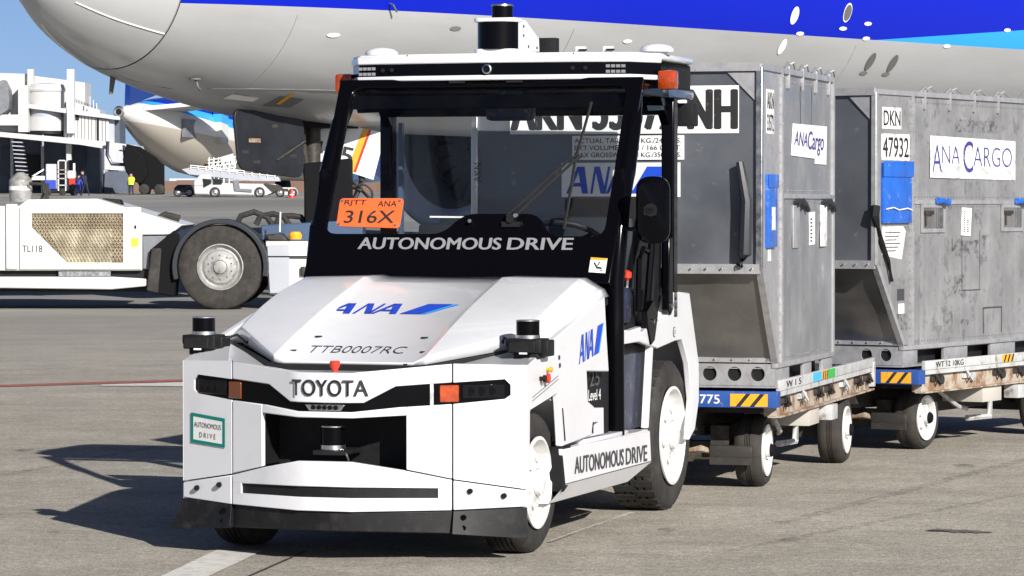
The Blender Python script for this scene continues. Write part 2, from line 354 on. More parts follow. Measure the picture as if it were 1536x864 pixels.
# ------------------------------------------------------------------ ground
def gz(Y): return 0 if Y < 55 else min(.0152*(Y-55), .0152*155)
gy = [-60, 0, 8, 12, 16, 20, 26, 34, 45, 55, 70, 100, 150, 209, 211, 260, 400, 900, 3000]
b = B(); xs = [-1500, -300, -60, -20, -8, 0, 8, 20, 60, 300, 1500]
vv = [[b.bm.verts.new((x, y, gz(y))) for x in xs] for y in gy]
for j in range(len(gy)-1):
    for i in range(len(xs)-1): b.bm.faces.new([vv[j][i], vv[j][i+1], vv[j+1][i+1], vv[j+1][i]])
def ground_mat():
    m = bpy.data.materials.new('apron_concrete'); m.use_nodes = True; t = m.node_tree; p = t.nodes['Principled BSDF']; L = t.links.new
    tc = nd(t, 'ShaderNodeTexCoord'); v = tc.outputs['Object']
    def noi(sc, det, lo, hi, a, b_, vec=v, rough=.6):
        n = nd(t, 'ShaderNodeTexNoise', Scale=sc, Detail=det, Roughness=rough); L(vec, n.inputs['Vector'])
        mr = nd(t, 'ShaderNodeMapRange'); mr.inputs[1].default_value = lo; mr.inputs[2].default_value = hi; mr.inputs[3].default_value = a; mr.inputs[4].default_value = b_; L(n.outputs['Fac'], mr.inputs[0]); return mr.outputs[0]
    def mix(f, a, bcol):
        mx = nd(t, 'ShaderNodeMix', data_type='RGBA'); L(f, mx.inputs[0])
        for s_, q in ((6, a), (7, bcol)):
            if isinstance(q, tuple): mx.inputs[s_].default_value = (*q, 1)
            else: L(q, mx.inputs[s_])
        return mx.outputs[2]
    def mul(c, f):
        g = nd(t, 'ShaderNodeVectorMath', operation='SCALE'); L(c, g.inputs[0]); L(f, g.inputs['Scale']); return g.outputs[0]
    mp = nd(t, 'ShaderNodeMapping'); mp.inputs['Rotation'].default_value = (0, 0, radians(-14)); mp.inputs['Scale'].default_value = (.16, 1.0, 1); L(v, mp.inputs[0]); st = mp.outputs[0]
    c = mix(noi(.35, 6, .35, .65, 0, 1), (.310, .283, .238), (.400, .368, .312))
    c = mul(c, noi(1.6, 8, .3, .7, .86, 1.10, st, .7))
    c = mul(c, noi(9, 6, .3, .7, .90, 1.08))
    c = mul(c, noi(38, 5, .3, .7, .50, 1.50, v, .85))       # aggregate
    c = mul(c, noi(110, 3, .28, .72, .55, 1.45))
    c = mul(c, noi(15, 6, .3, .7, .74, 1.26, v, .85))
    c = mul(c, noi(2.2, 8, .35, .65, .84, 1.10, v, .75))
    # scattered dark drips and pale scuffs
    vo = nd(t, 'ShaderNodeTexNoise', Scale=2.3, Detail=10.0, Roughness=.75); L(st, vo.inputs['Vector'])
    mr = nd(t, 'ShaderNodeMapRange'); mr.inputs[1].default_value = .62; mr.inputs[2].default_value = .74; mr.inputs[4].default_value = .5; L(vo.outputs['Fac'], mr.inputs[0])
    c = mix(mr.outputs[0], c, (.17, .155, .135))
    mr = nd(t, 'ShaderNodeMapRange'); mr.inputs[1].default_value = .40; mr.inputs[2].default_value = .30; mr.inputs[4].default_value = .4; L(vo.outputs['Fac'], mr.inputs[0])
    c = mix(mr.outputs[0], c, (.50, .465, .40))
    # the far apron is a darker grey asphalt
    sp = nd(t, 'ShaderNodeSeparateXYZ'); L(v, sp.inputs[0])
    mr = nd(t, 'ShaderNodeMapRange'); mr.inputs[1].default_value = 25; mr.inputs[2].default_value = 60; L(sp.outputs['Y'], mr.inputs[0])
    c = mix(mr.outputs[0], c, mul(mix(noi(.05, 5, .4, .6, 0, 1), (.205, .20, .19), (.28, .275, .26)), noi(.5, 6, .3, .7, .85, 1.12, st)))
    L(c, p.inputs['Base Color']); p.inputs['Roughness'].default_value = .85; p.inputs['Specular IOR Level'].default_value = .3
    n = nd(t, 'ShaderNodeTexNoise', Scale=60.0, Detail=6.0); L(v, n.inputs['Vector'])
    bp = nd(t, 'ShaderNodeBump', Strength=.7, Distance=.008); L(n.outputs['Fac'], bp.inputs['Height']); L(bp.outputs[0], p.inputs['Normal'])
    return m
struct(b.build('ground', ground_mat(), smooth=60))
M['linewhite'] = mat('worn_white_line', (.62, .61, .57), .7, var=(60, .15), dirt=((.27, .25, .21), 14, .48, .66, .6), bump=(150, .3, .003))
M['linered'] = mat('worn_red_line', (.36, .10, .08), .7, dirt=((.28, .2, .17), 6, .45, .7, .7))
M['joint'] = mat('tar_joint', (.05, .048, .045), .8)
M['scuff'] = mat('tyre_scuff', (.13, .12, .11), .85, dirt=((.22, .2, .175), 8, .45, .6, .8))
def gline(name, pts, m, z=.004):
    b = B(); b.face([(x, y, z) for x, y in pts]); return struct(b.build(name, m, smooth=0))
def jag(pts, amp, n=24):     # subdivide polygon edges with small irregularity
    out = []
    for i, p in enumerate(pts):
        q = pts[(i+1) % len(pts)]
        for k in range(n):
            t = k/n; out.append((p[0]+(q[0]-p[0])*t+random.uniform(-amp, amp), p[1]+(q[1]-p[1])*t+random.uniform(-amp*2, amp*2)))
    return out
gline('painted_line', jag([(-1.44, 14.0), (-1.288, 15.235), (-1.082, 15.205), (-1.25, 14.0)], .002), 'linewhite')
gline('pavement_joint', jag([(-1.10, 14.0), (-.907, 15.17), (-.893, 15.17), (-1.085, 14.0)], .0015), 'joint')
gline('pavement_joint', jag([(.15, 15.6), (.575, 17.12), (.60, 17.12), (.175, 15.6)], .003), 'linewhite', .0035)
gline('painted_line', jag([(-12, 24.2), (-4.25, 29.05), (-2.82, 29.95), (0, 31.7), (0, 32.2), (-2.84, 30.35), (-4.3, 29.4), (-12, 24.6)], .01, 30), 'linered')
gline('painted_line', jag([(-3.46, 29.4), (-2.78, 29.8), (-1.5, 30.5), (-1.5, 30.0), (-2.72, 29.1), (-3.43, 29.2)], .01, 8), 'linewhite', .006)
gline('tyre_mark', jag([(1.90, 16.16), (2.02, 16.07), (2.2, 16.03), (2.22, 16.09), (2.1, 16.19), (1.98, 16.24)], .012, 10), 'scuff')
# gline('pavement_joint', jag([(.9, 17.6), (3.6, 23.4), (3.62, 23.38), (.93, 17.6)], .006, 60), 'joint', .002)

def stain_mat(name, colour, sc, lo, hi, amt):
    m = bpy.data.materials.new(name); m.use_nodes = True; t = m.node_tree; p = t.nodes['Principled BSDF']; p.inputs['Base Color'].default_value = (*colour, 1); p.inputs['Roughness'].default_value = .8
    tc = nd(t, 'ShaderNodeTexCoord'); n = nd(t, 'ShaderNodeTexNoise', Scale=sc, Detail=9.0, Roughness=.75); t.links.new(tc.outputs['Object'], n.inputs['Vector'])
    mr = nd(t, 'ShaderNodeMapRange'); mr.inputs[1].default_value = lo; mr.inputs[2].default_value = hi; mr.inputs[4].default_value = amt; t.links.new(n.outputs['Fac'], mr.inputs[0]); t.links.new(mr.outputs[0], p.inputs['Alpha']); return m
M['oil'] = stain_mat('oil_stain', (.075, .068, .06), 9, .42, .7, .75); M['dust'] = stain_mat('pale_dust', (.50, .47, .41), 7, .5, .75, .5); M['skid'] = stain_mat('rubber_skid', (.09, .085, .08), 14, .45, .75, .6)
def blob(cx, cy, rx, ry, n=26): return [(cx+rx*cos(2*pi*k/n)*random.uniform(.75, 1.1), cy+ry*sin(2*pi*k/n)*random.uniform(.75, 1.1)) for k in range(n)]
for k, (x, y, rx, ry, m) in enumerate(((1.25, 15.7, .05, .09, 'oil'), (2.62, 20.2, .07, .16, 'oil'), (-2.1, 16.1, .04, .07, 'oil'), (.72, 16.2, .05, .08, 'oil'), (2.9, 18.2, .05, .1, 'oil'), (-3.0, 21.5, .06, .14, 'oil'))):
    gline('ground_stain', blob(x, y, rx, ry), m, .0030+.0003*k)
for k, (x0, y0, x1, y1, w) in enumerate(((-3.4, 17.5, -1.2, 26, .09), (1.2, 16.5, 4.6, 24.5, .10), (-6, 31, 1.5, 37, .16), (.9, 15.2, 2.6, 18.2, .07))):
    gline('tyre_mark', [(x0, y0), (x1, y1), (x1+w, y1), (x0+w, y0)], 'skid', .0014+.0003*k)
# ================================================================== AUTONOMOUS TOW TRACTOR (local x = its left / image right, y = rearwards)
T = thing('tow_tractor', 'white autonomous tow tractor with black cab frame, roof sensors and an orange permit plate', 'tow tractor', (-.5768, 15.3632, 0), radians(-17.5))
PLAN = [(-.785, -.36), (-.5, -.5), (-.12, -.7), (.12, -.7), (.5, -.5), (.785, -.36)]
def facade(b, x0, x1, lo, hi, off=0, th=.03):
    """a skin following the V-shaped nose in plan, between heights lo(x) and hi(x)"""
    ev = (lambda f: (lambda x: f) if not isinstance(f, list) else (lambda x: ipl(f, x)))
    L, H = ev(lo), ev(hi)
    xs = {x0, x1} | {p[0] for p in PLAN if x0 < p[0] < x1}
    for f in (lo, hi):
        if isinstance(f, list): xs |= {p[0] for p in f if x0 < p[0] < x1}
    xs = sorted(xs); prev = None
    for x in xs:
        y = ipl(PLAN, x) - off
        cur = [b.bm.verts.new(q) for q in ((x, y, L(x)), (x, y, H(x)), (x*(1-th*.4), y+th, H(x)), (x*(1-th*.4), y+th, L(x)))]
        if prev:
            for i in range(4): b.bm.faces.new([prev[i], prev[(i+1) % 4], cur[(i+1) % 4], cur[i]])
        else: b.bm.faces.new(cur)
        prev = cur
    b.bm.faces.new(prev[::-1]); return b
def sym(l): return [(-x, z) for x, z in l[::-1] if x != 0] + l
TOPZ = sym([(0, .803), (.12, .803), (.5, .838), (.785, .83)])
BT = sym([(0, .675), (.165, .677), (.285, .745), (.40, .753), (.70, .772), (.722, .748)])
BB = sym([(0, .638), (.12, .638), (.3, .657), (.5, .668), (.70, .688), (.722, .705)])
SEAM = sym([(0, .434), (.12, .434), (.31, .397), (.5, .352), (.785, .305)])
BOT = sym([(0, .219), (.12, .219), (.5, .220), (.785, .232)])
SK = sym([(0, .135), (.12, .135), (.5, .12), (.81, .095)])
GAP = .0035
fp = B(); facade(fp, -.5+GAP, .5-GAP, BT, TOPZ); 
facade(fp, -.5+GAP, -.325, [(-.5, .352), (-.325, .394)], BB); facade(fp, .325, .5-GAP, [(.325, .394), (.5, .352)], BB)
facade(fp, -.325, .325, sym([(0, .612), (.12, .612), (.325, .622)]), BB)
fp.build('front_panel', 'white', T, bevel=.004)
for s in (-1, 1):
    c = B()
    def seg(a, b_): return (a, b_) if s > 0 else (-b_, -a)
    a0, a1 = seg(.5+GAP, .722); facade(c, a0, a1, BT, TOPZ); facade(c, a0, a1, SEAM, BB)
    a0, a1 = seg(.722, .785); facade(c, a0, a1, SEAM, TOPZ)
    c.prism([(-.36, .305), (-.36, .83), (-.325, .835), (-.325, .63), (-.333, .30)], 'x', s*.757, s*.787)
    c.build('corner_panel', 'white', T)
    c = B(); a0, a1 = seg(.5+GAP, .785); facade(c, a0, a1, BOT, [(x, z-.006) for x, z in SEAM], off=.004)
    c.prism([(-.362, .225), (-.362, .296), (-.335, .294), (-.335, .225)], 'x', s*.757, s*.788)
    o = c.build('bumper_corner', 'white', T, bevel=.004)
    c = B()
    for xx in (.57, .70):
        x = s*xx; y = ipl(PLAN, x)-.012; c.lathe([(.012, -.006), (.012, .006)], (x, y, ipl(SEAM, x)-.04), 'y', 12)
    split_build(c, 'bumper_bolt', 'blackm', o)
    c = B(); a0, a1 = seg(.5+GAP, .787); facade(c, a0, a1, SK, [(x, z-.003) for x, z in BOT], off=.004, th=.04)
    for v in c.bm.verts:
        if v.co.z < .18: v.co.x += s*(.05 if s < 0 else .01)*(abs(v.co.x)-.5)/.3; v.co.y -= .018
    o = c.build('corner_skirt', 'skirt', T, bevel=.004)
    c = B()
    for zz in (.19, .145):
        x = s*.545; c.lathe([(.012, -.006), (.012, .006)], (x, ipl(PLAN, x)-.012, zz), 'y', 12)
    split_build(c, 'skirt_bolt', 'black', o)
c = B(); facade(c, -.5+GAP, .5-GAP, sym([(0, .322), (.12, .322), (.5, .312)]), [(x, z-.005) for x, z in SEAM], off=.003)
facade(c, -.5+GAP, .5-GAP, BOT, sym([(0, .277), (.12, .277), (.5, .271)]), off=.003)
for s in (-1, 1): a = sorted((s*.445, s*(.5-GAP))); facade(c, a[0], a[1], .265, .32, off=.003)
c.build('bumper', 'white', T, bevel=.003)
c = B(); facade(c, -.449, .449, .262, .33, off=-.008, th=.02); c.build('bumper_rubber_strip', 'blackm', T)
c = B(); facade(c, -.5+GAP, .5-GAP, SK, [(x, z-.003) for x, z in BOT], off=-.012, th=.04); c.build('front_skirt', 'skirt', T, bevel=.004)
# headlight band
c = B(); facade(c, -.724, .724, [(x, z-.004) for x, z in BB], [(x, z+.004) for x, z in BT], off=-.012, th=.02); band = c.build('headlight_band', 'black', T)
for s in (-1, 1):
    a0, a1 = sorted((s*.45, s*.523)); c = B(); facade(c, a0, a1, [(-.5, .676), (.5, .676)], .748, off=-.003, th=.02)
    c.build('turn_signal', 'amber' if s > 0 else 'amber_dark', T, bevel=.004)
    a0, a1 = sorted((s*.535, s*.70)); c = B(); facade(c, a0, a1, .69, .752, off=-.004, th=.015); hl = c.build('headlight', 'lens', T, bevel=.004)
    c = B()
    for xx in (.57, .61, .65): c.lathe([(.018, -.002), (.012, .004)], (s*xx, ipl(PLAN, s*xx)+.0, .722), 'y', 16)
    split_build(c, 'led_lens', 'lens', hl)
c = B(); facade(c, .415, .428, .66, .754, off=.0, th=.02); c.build('band_divider', 'silver', T)
c = B(); c.prism([(-.09, .668), (.09, .668), (.07, .643), (-.07, .643)], 'y', -.702, -.685); o = c.build('centre_lamp', 'silver', T, bevel=.003)
c = B()
for k in range(5): c.lathe([(.010, -.002), (.006, .004)], (-.05+.025*k, -.706, .656), 'y', 12)
split_build(c, 'led_lens', 'lens', o)
# grille recess with low lidar
c = B(); c.box(-.325, .325, -.40, -.38, .38, .64); c.box(-.31, .31, -.57, -.40, .625, .635); c.box(-.31, .31, -.56, -.38, .375, .39)
for s in (-1, 1): c.box(s*.326-.006, s*.326+.006, -.565, -.38, .40, .62)
c.build('grille_recess', 'blackm', T)
def lidar(cx, cy, z0, z1, r, bracket=True, name='lidar_sensor'):
    h = z1-z0
    o = B().lathe([(r*.97, z0+h*.2), (r*.97, z1-h*.06)], (cx, cy, 0), 'z', 32).build(name, 'black', T)
    B().lathe([(r, z1-h*.06), (r, z1-h*.015), (r*.93, z1)], (cx, cy, 0), 'z', 32).build('sensor_cap', 'silver', o)
    B().lathe([(r*.9, z0), (r*1.02, z0+h*.02), (r*1.02, z0+h*.2)], (cx, cy, 0), 'z', 32).build('sensor_base_ring', 'silver', o)
    return o
o = lidar(.0, -.60, .472, .575, .052); B().box(-.07, .07, -.66, -.42, .452, .472, .004).build('sensor_bracket', 'blackm', o)
B().tube([(.055, -.62, .475), (.075, -.64, .455), (.08, -.63, .43)], .005).build('sensor_cable', 'silver', o)
for s, cx in ((-1, -.763), (1, .733)):
    o = lidar(cx, -.18, .935, 1.016, .052, name='corner_lidar_sensor')
    c = B(); c.box(cx-.075, cx+.075, -.24, -.11, .875, .937, .006); c.box(cx-.05, cx+.06, -.23, -.12, .85, .876, .004)
    c.prism([(-.24, .937), (-.24, .89), (-.268, .88), (-.262, .925)], 'x', cx-.06, cx+.055); c.box(cx+.06, cx+.095, -.2, -.1, .86, .93, .004) ; c.box(cx-.095, cx-.06, -.2, -.13, .895, .935, .004)
    c.build('sensor_housing', 'blackm', o, bevel=.002)
    c = B(); c.box(cx-s*.02-.06, cx-s*.02+.06, -.16, -.06, .845, .866, .003); c.build('sensor_bracket', 'visor', o)
    B().box(cx-.012, cx+.022, -.268, -.262, .872, .879).build('sensor_nameplate', 'label', o)
    c = B(); c.tube([(cx-s*.09, -.15, .92), (cx-s*.13, -.11, .935), (cx-s*.155, -.06, .90), (cx-s*.17, -.03, .89)], .006); c.build('sensor_cable', 'blackm', o)
# deck between the nose and the bonnet
c = B()
Zt = .826
def F(*p): c.face(p)
a = (-.785, -.36, .83); b1 = (-.5, -.5, .838); b2 = (-.12, -.7, .803); d2 = (.12, -.7, .803); d1 = (.5, -.5, .838); e = (.785, -.36, .83)
hl_, hr_ = (-.34, -.40, .798), (.34, -.40, .798); sl_, sr_ = (-.74, .10, .872), (.74, .10, .872); kl, kr = (-.785, .06, .915), (.785, .06, .915)
F(b1, b2, hl_); F(b2, d2, hr_, hl_); F(d2, d1, hr_); F(a, b1, hl_, sl_, kl); F(d1, e, kr, sr_, hr_)
bmesh.ops.remove_doubles(c.bm, verts=c.bm.verts, dist=.0005)
c.build('nose_deck', 'white', T, smooth=20)
# bonnet
c = B(); cols = []
FR = [(0, -.41, .835), (.292, -.41, .835), (.345, -.405, .862), (.665, .02, .966), (.735, .09, .928), (.748, .10, .903)]
BK = [(0, .70, 1.150), (.282, .70, 1.150), (.335, .71, 1.178), (.665, .82, 1.172), (.752, .87, 1.118), (.768, .87, 1.085)]
B2 = [(0, .98, 1.172), (.298, .98, 1.176), (.335, .98, 1.182), (.655, .98, 1.174), (.74, .99, 1.122), (.76, .99, 1.088)]
full = []
for k in range(6):
    col_ = [(FR[k][0], FR[k][1]+.004, FR[k][2]-(.012, .012, .034, .072, .036, .004)[k])]
    for i in range(9):
        t = i/8; bul = sin(pi*t)*(.016 if k < 5 else .004)
        bul_x = sin(pi*t)*(.012 if k > 2 else 0)
        col_.append((FR[k][0]+(BK[k][0]-FR[k][0])*t+bul_x, FR[k][1]+(BK[k][1]-FR[k][1])*t, FR[k][2]+(BK[k][2]-FR[k][2])*t+bul))
    col_.append(B2[k]); full.append(col_)
left = [[(-x, y, z) for x, y, z in cc] for cc in full[:0:-1]]
grid = [[c.bm.verts.new(p) for p in cc] for cc in left+full]
for A, Bq in zip(grid, grid[1:]):
    for i in range(len(A)-1): c.bm.faces.new([A[i], Bq[i], Bq[i+1], A[i+1]])
hood = c.build('bonnet', 'white', T, bevel=.010, smooth=30)
md = hood.modifiers.new('thick', 'SOLIDIFY'); md.thickness = .012; md.offset = -1
HS = lambda y: .852 + (y+.41)/(.70+.41)*(1.150-.835) - .017 + 0.016*sin(pi*(y+.41)/1.11)
def onhood(x, y): return (x, y, HS(y)+.004)
hs = Vector((0, 1, .29)).normalized()
c = B()
for x, y in ((-.30, -.29), (-.245, -.12), (.30, -.29), (.245, -.12)):
    c.lathe([(.016, 0), (.016, .004)], (x, y, HS(y)+.002), 'z', 14)
for x in (-.66, -.62, .60, .64): c.lathe([(.007, 0), (.007, .004)], (x, .93, 1.152), 'z', 10)
split_build(c, 'bonnet_plug', 'blackm', hood)
for (x0, x1, y, bd) in ((-.232, .21, -.30, 0),):
    b_ = text('fleet_number', 'TTB0007RC', hood, 'dgrey_txt', onhood(x0, y-.012), (1, 0, 0), (0, 1, .32), x1-x0, .085, bold=-.01)
ana(hood, onhood(-.335, .19), (1, 0, 0), (0, 1, .28), .59, .15)
# seams
c = B()
def bandp(p, q): c.bar(p, q, .02, .026)
edge = [(.776, .88, 1.068), (.758, .10, .890), (.705, .02, .882), (.352, -.414, .811), (-.352, -.414, .811), (-.705, .02, .882), (-.758, .10, .890), (-.776, .88, 1.068)]
for p, q in zip(edge, edge[1:]): bandp(p, q)
c.build('bonnet_seal', 'blackm', T)
c = B(); c.lathe([(.012, .80), (.014, .815), (.022, .83), (.022, .845), (.018, .85)], (0.02, -.63, 0), 'z', 16); c.build('warning_button', 'red', T)
c = B(); c.box(-.30, -.285, -.56, -.548, .832, .838); c.box(.30, .315, -.56, -.548, .832, .838); c.box(.05, .075, -.5, -.49, .815, .82); split_build(c, 'deck_fastener', 'blackm', T)
# side bodywork
QP = [(-.36, .63), (-.36, .80), (-.335, .832), (-.27, .846), (.02, .922), (.68, 1.062), (.83, 1.092), (.865, .9), (.90, .745), (.54, .763), (.56, .63), (.66, .60), (.62, .472), (.16, .452), (.105, .69)]
for s in (-1, 1):
    c = B(); c.prism(QP, 'x', s*.752, s*.786); c.build('side_panel', 'white', T, bevel=.006)
    # arch liner and mud guard
    c = B(); A1 = arc(0, .31, .375, 8, 150, 14); A2 = arc(0, .31, .365, 150, 8, 14); c.prism(A1+A2, 'x', s*.50, s*.745); c.build('arch_liner', 'white', T, smooth=40)
    c = B(); c.prism([(.17, .45), (.30, .45), (.25, .27), (.19, .25)], 'x', s*.71, s*.783); c.build('mud_guard', 'blackm', T, bevel=.003)
    # sill
    c = B(); c.plate([(.215, .283), (.165, .44), (1.62, .432), (1.645, .283)], [], lambda y, z: (s*.784, y, z), (-s*.02, 0, 0)); sill = c.build('sill_panel', 'white', T, bevel=.004)
    c = B(); c.face([(s*.785, .215, .282), (s*.785, 1.645, .282), (s*.74, 1.38, .205), (s*.74, .10, .205)]); c.face([(s*.74, .10, .205), (s*.74, 1.38, .205), (s*.5, 1.38, .2), (s*.5, .10, .2)]); c.build('sill_skirt', 'white', T, smooth=0, recalc=False)
    c = B(); c.box(min(s*.42, s*.775), max(s*.42, s*.775), .3, 1.62, .425, .438, .003); c.box(min(s*.70, s*.78), max(s*.70, s*.78), .55, 1.25, .438, .458, .004); c.build('step_plate', 'white', T)
    c = B(); c.box(min(s*.64, s*.70), max(s*.64, s*.70), .32, 1.1, .452, .462); c.build('step_tread', 'blackm', T)
    # black lower cab side and stepped white box
    c = B(); c.prism([(.54, .77), (1.05, .765), (1.05, .44), (.60, .46)], 'x', s*.70, s*.742); c.build('cab_side_panel', 'blackm', T, bevel=.004)
    c = B(); c.plate([(.33, .465), (.33, .61), (.84, .585), (.845, .465)], [[(.60, .475), (.60, .53), (.77, .525), (.77, .475)]], lambda y, z: (s*.748, y, z), (s*.03, 0, 0)); c.build('step_box', 'white', T, bevel=.003)
    c = B(); c.prism([(1.04, .44), (1.04, .86), (1.95, .86), (1.95, .44)], 'x', s*.60, s*.70); c.build('battery_cover', 'navy', T, bevel=.005)
    # rear wing
    RF = [(1.20, .858), (1.225, .925), (1.56, .905), (1.70, .935), (1.89, .950), (2.016, .96), (2.078, 1.053), (2.14, 1.085), (2.44, 1.07), (2.628, .71), (2.632, .525), (2.55, .38), (2.44, .335), (2.50, .533), (2.43, .72), (2.30, .842), (2.16, .84), (1.83, .815), (1.50, .86)]
    c = B(); c.prism(RF, 'x', s*.73, s*.765); 
    c.build('rear_wing', 'white', T, bevel=.006)
    c = B(); c.box(min(s*.44, s*.735), max(s*.44, s*.735), 2.06, 2.46, 1.05, 1.065); c.prism([(2.44, 1.065), (2.628, .71), (2.632, .5), (2.60, .5), (2.60, .70), (2.42, 1.055)], 'x', s*.44, s*.735); c.prism([(1.23, .895), (2.0, .925), (2.07, 1.05), (2.05, 1.06), (1.98, .945), (1.23, .905)], 'x', s*.705, s*.735); c.build('wing_top', 'white', T)
    c = B(); c.prism([(1.665, .44), (1.745, .84), (1.785, .84), (1.70, .44)], 'x', s*.725, s*.757); c.build('wing_stay', 'white', T, bevel=.004)
    o = make_wheel(T, (s*.72, 0, .305), .305, .19, .197, s, lugs=0)
    o = make_wheel(T, (s*.72, 2.27, .368), .368, .24, .24, s, lugs=34, name='drive_wheel')
# lettering and small fittings on the image-right side
X = .7885
text('sill_lettering', 'AUTONOMOUS', T, 'dgrey_txt', (X-.002, .35, .318), (0, 1, -.02), (0, 0, 1), .80, .075, bold=.05); text('sill_lettering', 'DRIVE', T, 'dgrey_txt', (X-.002, 1.19, .300), (0, 1, -.02), (0, 0, 1), .37, .075, bold=.05)
ana(T, (X, .41, .80), (0, 1, .125), (0, 0, 1), .40, .125)
text('level_lettering', 'Level 4', T, 'label', (.746, .70, .622), (0, 1, -.02), (0, 0, 1), .20, .05, bold=.015)
text('number_lettering', '25', T, 'dim_txt', (.746, .72, .685), (0, 1, 0), (0, 0, 1), .16, .075, bold=.03)
c = B(); c.prism([(-.10, .735), (-.13, .74), (-.16, .80), (-.02, .845), (.10, .865), (.10, .80)], 'x', .786, .7875); o = c.build('switch_plate', 'white', T)
for yy, m, r in ((-.18, 'blackm', .016), (-.13, 'red', .022), (-.09, 'yellow', .012)):
    B().lathe([(r*.6, .786), (r*.6, .80), (r, .803), (r*.9, .815)], (0, yy, .765 if m != 'yellow' else .80), 'x', 16).build('control_button', m, T)
c = B(); [c.box(.786, .791, y, y+.018, z, z+.018) for y, z in ((.09, .835), (.10, .80))]; split_build(c, 'body_plug', 'blackm', T)
c = B(); [c.bar((.787, -.29+.0, z0), (.787, .09, z0+.075), .004, .004) for z0 in (.675, .69)]; split_build(c, 'panel_groove', 'grey_txt', T)
c = B(); c.prism([(.185, .475), (.20, .475), (.16, .62), (.15, .62)], 'x', .787, .789); c.build('door_gap', 'blackm', T)
c = B(); c.lathe([(.026, .7655), (.026, .767)], (0, 2.14, .885), 'x', 20); c.lathe([(.019, .767), (.019, .768)], (0, 2.14, .885), 'x', 20); o = c.build('round_badge', 'dgrey_txt', T)
B().lathe([(.021, .768), (.021, .7685)], (0, 2.14, .885), 'x', 20).build('badge_face', 'white', o)
text('badge_text', 'CPS', o, 'dgrey_txt', (.769, 2.124, .876), (0, 1, 0), (0, 0, 1), .032, .018)
# lettering on the nose
mk = text('maker_lettering', 'TOYOTA', T, 'dgrey_txt', (-.150, -.7025, .705), (1, 0, 0), (0, 0, 1), .335, .068, bold=.03)
for v in mk.data.vertices: v.co.y = ipl(PLAN, v.co.x) - .0085 - .0002*(-.7025-v.co.y > .0003)
dA = Vector((.285, -.14, 0)).normalized()
def onA(t, z, off=.003):   # along left corner facet, t metres from the outer edge
    n = Vector((-.14, -.285, 0)).normalized(); return Vector((-.785, -.36, z)) + dA*t + n*off
c = B(); f = lambda t, z: onA(t, z); c.plate([(.055, .475), (.055, .605), (.275, .587), (.275, .462)], [[(.07, .489), (.07, .590), (.26, .574), (.26, .476)]], f, onA(0, 0, .002)-onA(0, 0, 0)); o = c.build('autonomous_sticker_frame', 'teal', T, smooth=0)
c = B(); c.plate([(.069, .488), (.069, .591), (.261, .575), (.261, .475)], [], lambda t, z: onA(t, z, .003), onA(0, 0, .001)-onA(0, 0, 0)); st = c.build('sticker_face', 'label', o)
text('sticker_text', 'AUTONOMOUS', o, 'dgrey_txt', onA(.078, .545, .006), dA - Vector((0, 0, .05)), (0, 0, 1), .175, .022)
text('sticker_text', 'D R I V E', o, 'dgrey_txt', onA(.112, .50, .006), dA - Vector((0, 0, .05)), (0, 0, 1), .105, .022)
# chassis
c = B(); c.box(-.5, .5, -.34, 2.6, .17, .42); c.box(-.56, .56, .3, 1.7, .42, .46); c.box(-.45, .45, 2.3, 2.75, .3, .9); c.box(-.49, .49, -.30, .95, .44, .79); c.box(-.7, .7, .42, 1.0, .50, .96); c.build('chassis', 'dark_steel', T)
c = B(); c.box(-.42, .42, 2.5, 2.85, .55, 1.05, .02); c.build('rear_body', 'white', T)
c = B(); c.box(-.06, .06, 2.85, 3.0, .38, .5, .01); c.lathe([(.02, .36), (.02, .6)], (0, 2.95, 0), 'z', 12); c.build('tow_hook', 'dark_steel', T)
for yy in (0, 2.27): B().lathe([(.05, -.6), (.05, .6)], (0, yy, .32), 'x', 12).build('axle', 'dark_steel', T)

# cab ------------------------------------------------------------
def W(x, s, off=0): return (x, 1.05+.51*s-off*.87, 1.15+.90*s+off*.493)
def Wv(d): return (0, -.87*d, .493*d)
def rounded(pts, r, n=4):
    out = []
    for i, p in enumerate(pts):
        p = Vector(p); a = (Vector(pts[i-1])-p); b_ = (Vector(pts[(i+1) % len(pts)])-p)
        rr = min(r, a.length*.45, b_.length*.45); A = p + a.normalized()*rr; C_ = p + b_.normalized()*rr
        for k in range(n+1):
            t = k/n; q = A*(1-t)**2 + p*2*t*(1-t) + C_*t*t; out.append((q.x, q.y))
    return out
inner = rounded([(-.692, 1.015), (.692, 1.015), (.692, .222), (.425, .222), (.36, .338), (-.01, .338), (-.10, .232), (-.692, .232)], .06)
outer = [(-.765, 1.06), (.765, 1.06), (.755, -.02), (-.755, -.02)]
c = B(); c.plate(outer, [inner], W, Wv(.03)); ws = c.build('windscreen_frame', 'black', T, bevel=.006)
c = B(); c.plate(rounded([(-.70, 1.02), (.70, 1.02), (.70, .2), (-.70, .2)], .05), [], lambda x, s: W(x, s, .004), Wv(.005)); c.build('windscreen', 'glass', T, smooth=0)
c = B(); c.plate([(-.69, 1.0), (.69, 1.0), (.69, .93), (-.69, .93)], [], lambda x, s: W(x, s, -.03), Wv(.008)); c.build('sun_band', 'black', T, smooth=0)
c = B(); c.prism([(1.06, 1.06), (1.07, 1.16), (1.12, 1.20), (1.24, 1.34), (1.25, 1.33), (1.25, .44), (1.16, .44), (1.08, .8)], 'x', -.70, .70); c.build('cowl', 'black', T)
text('cowl_lettering', 'AUTONOMOUS', T, 'grey_txt', W(-.505, .148, .034), (1, 0, 0), (0, .51, .9), .705, .062, bold=.05); text('cowl_lettering', 'DRIVE', T, 'grey_txt', W(.235, .148, .034), (1, 0, 0), (0, .51, .9), .315, .062, bold=.05)
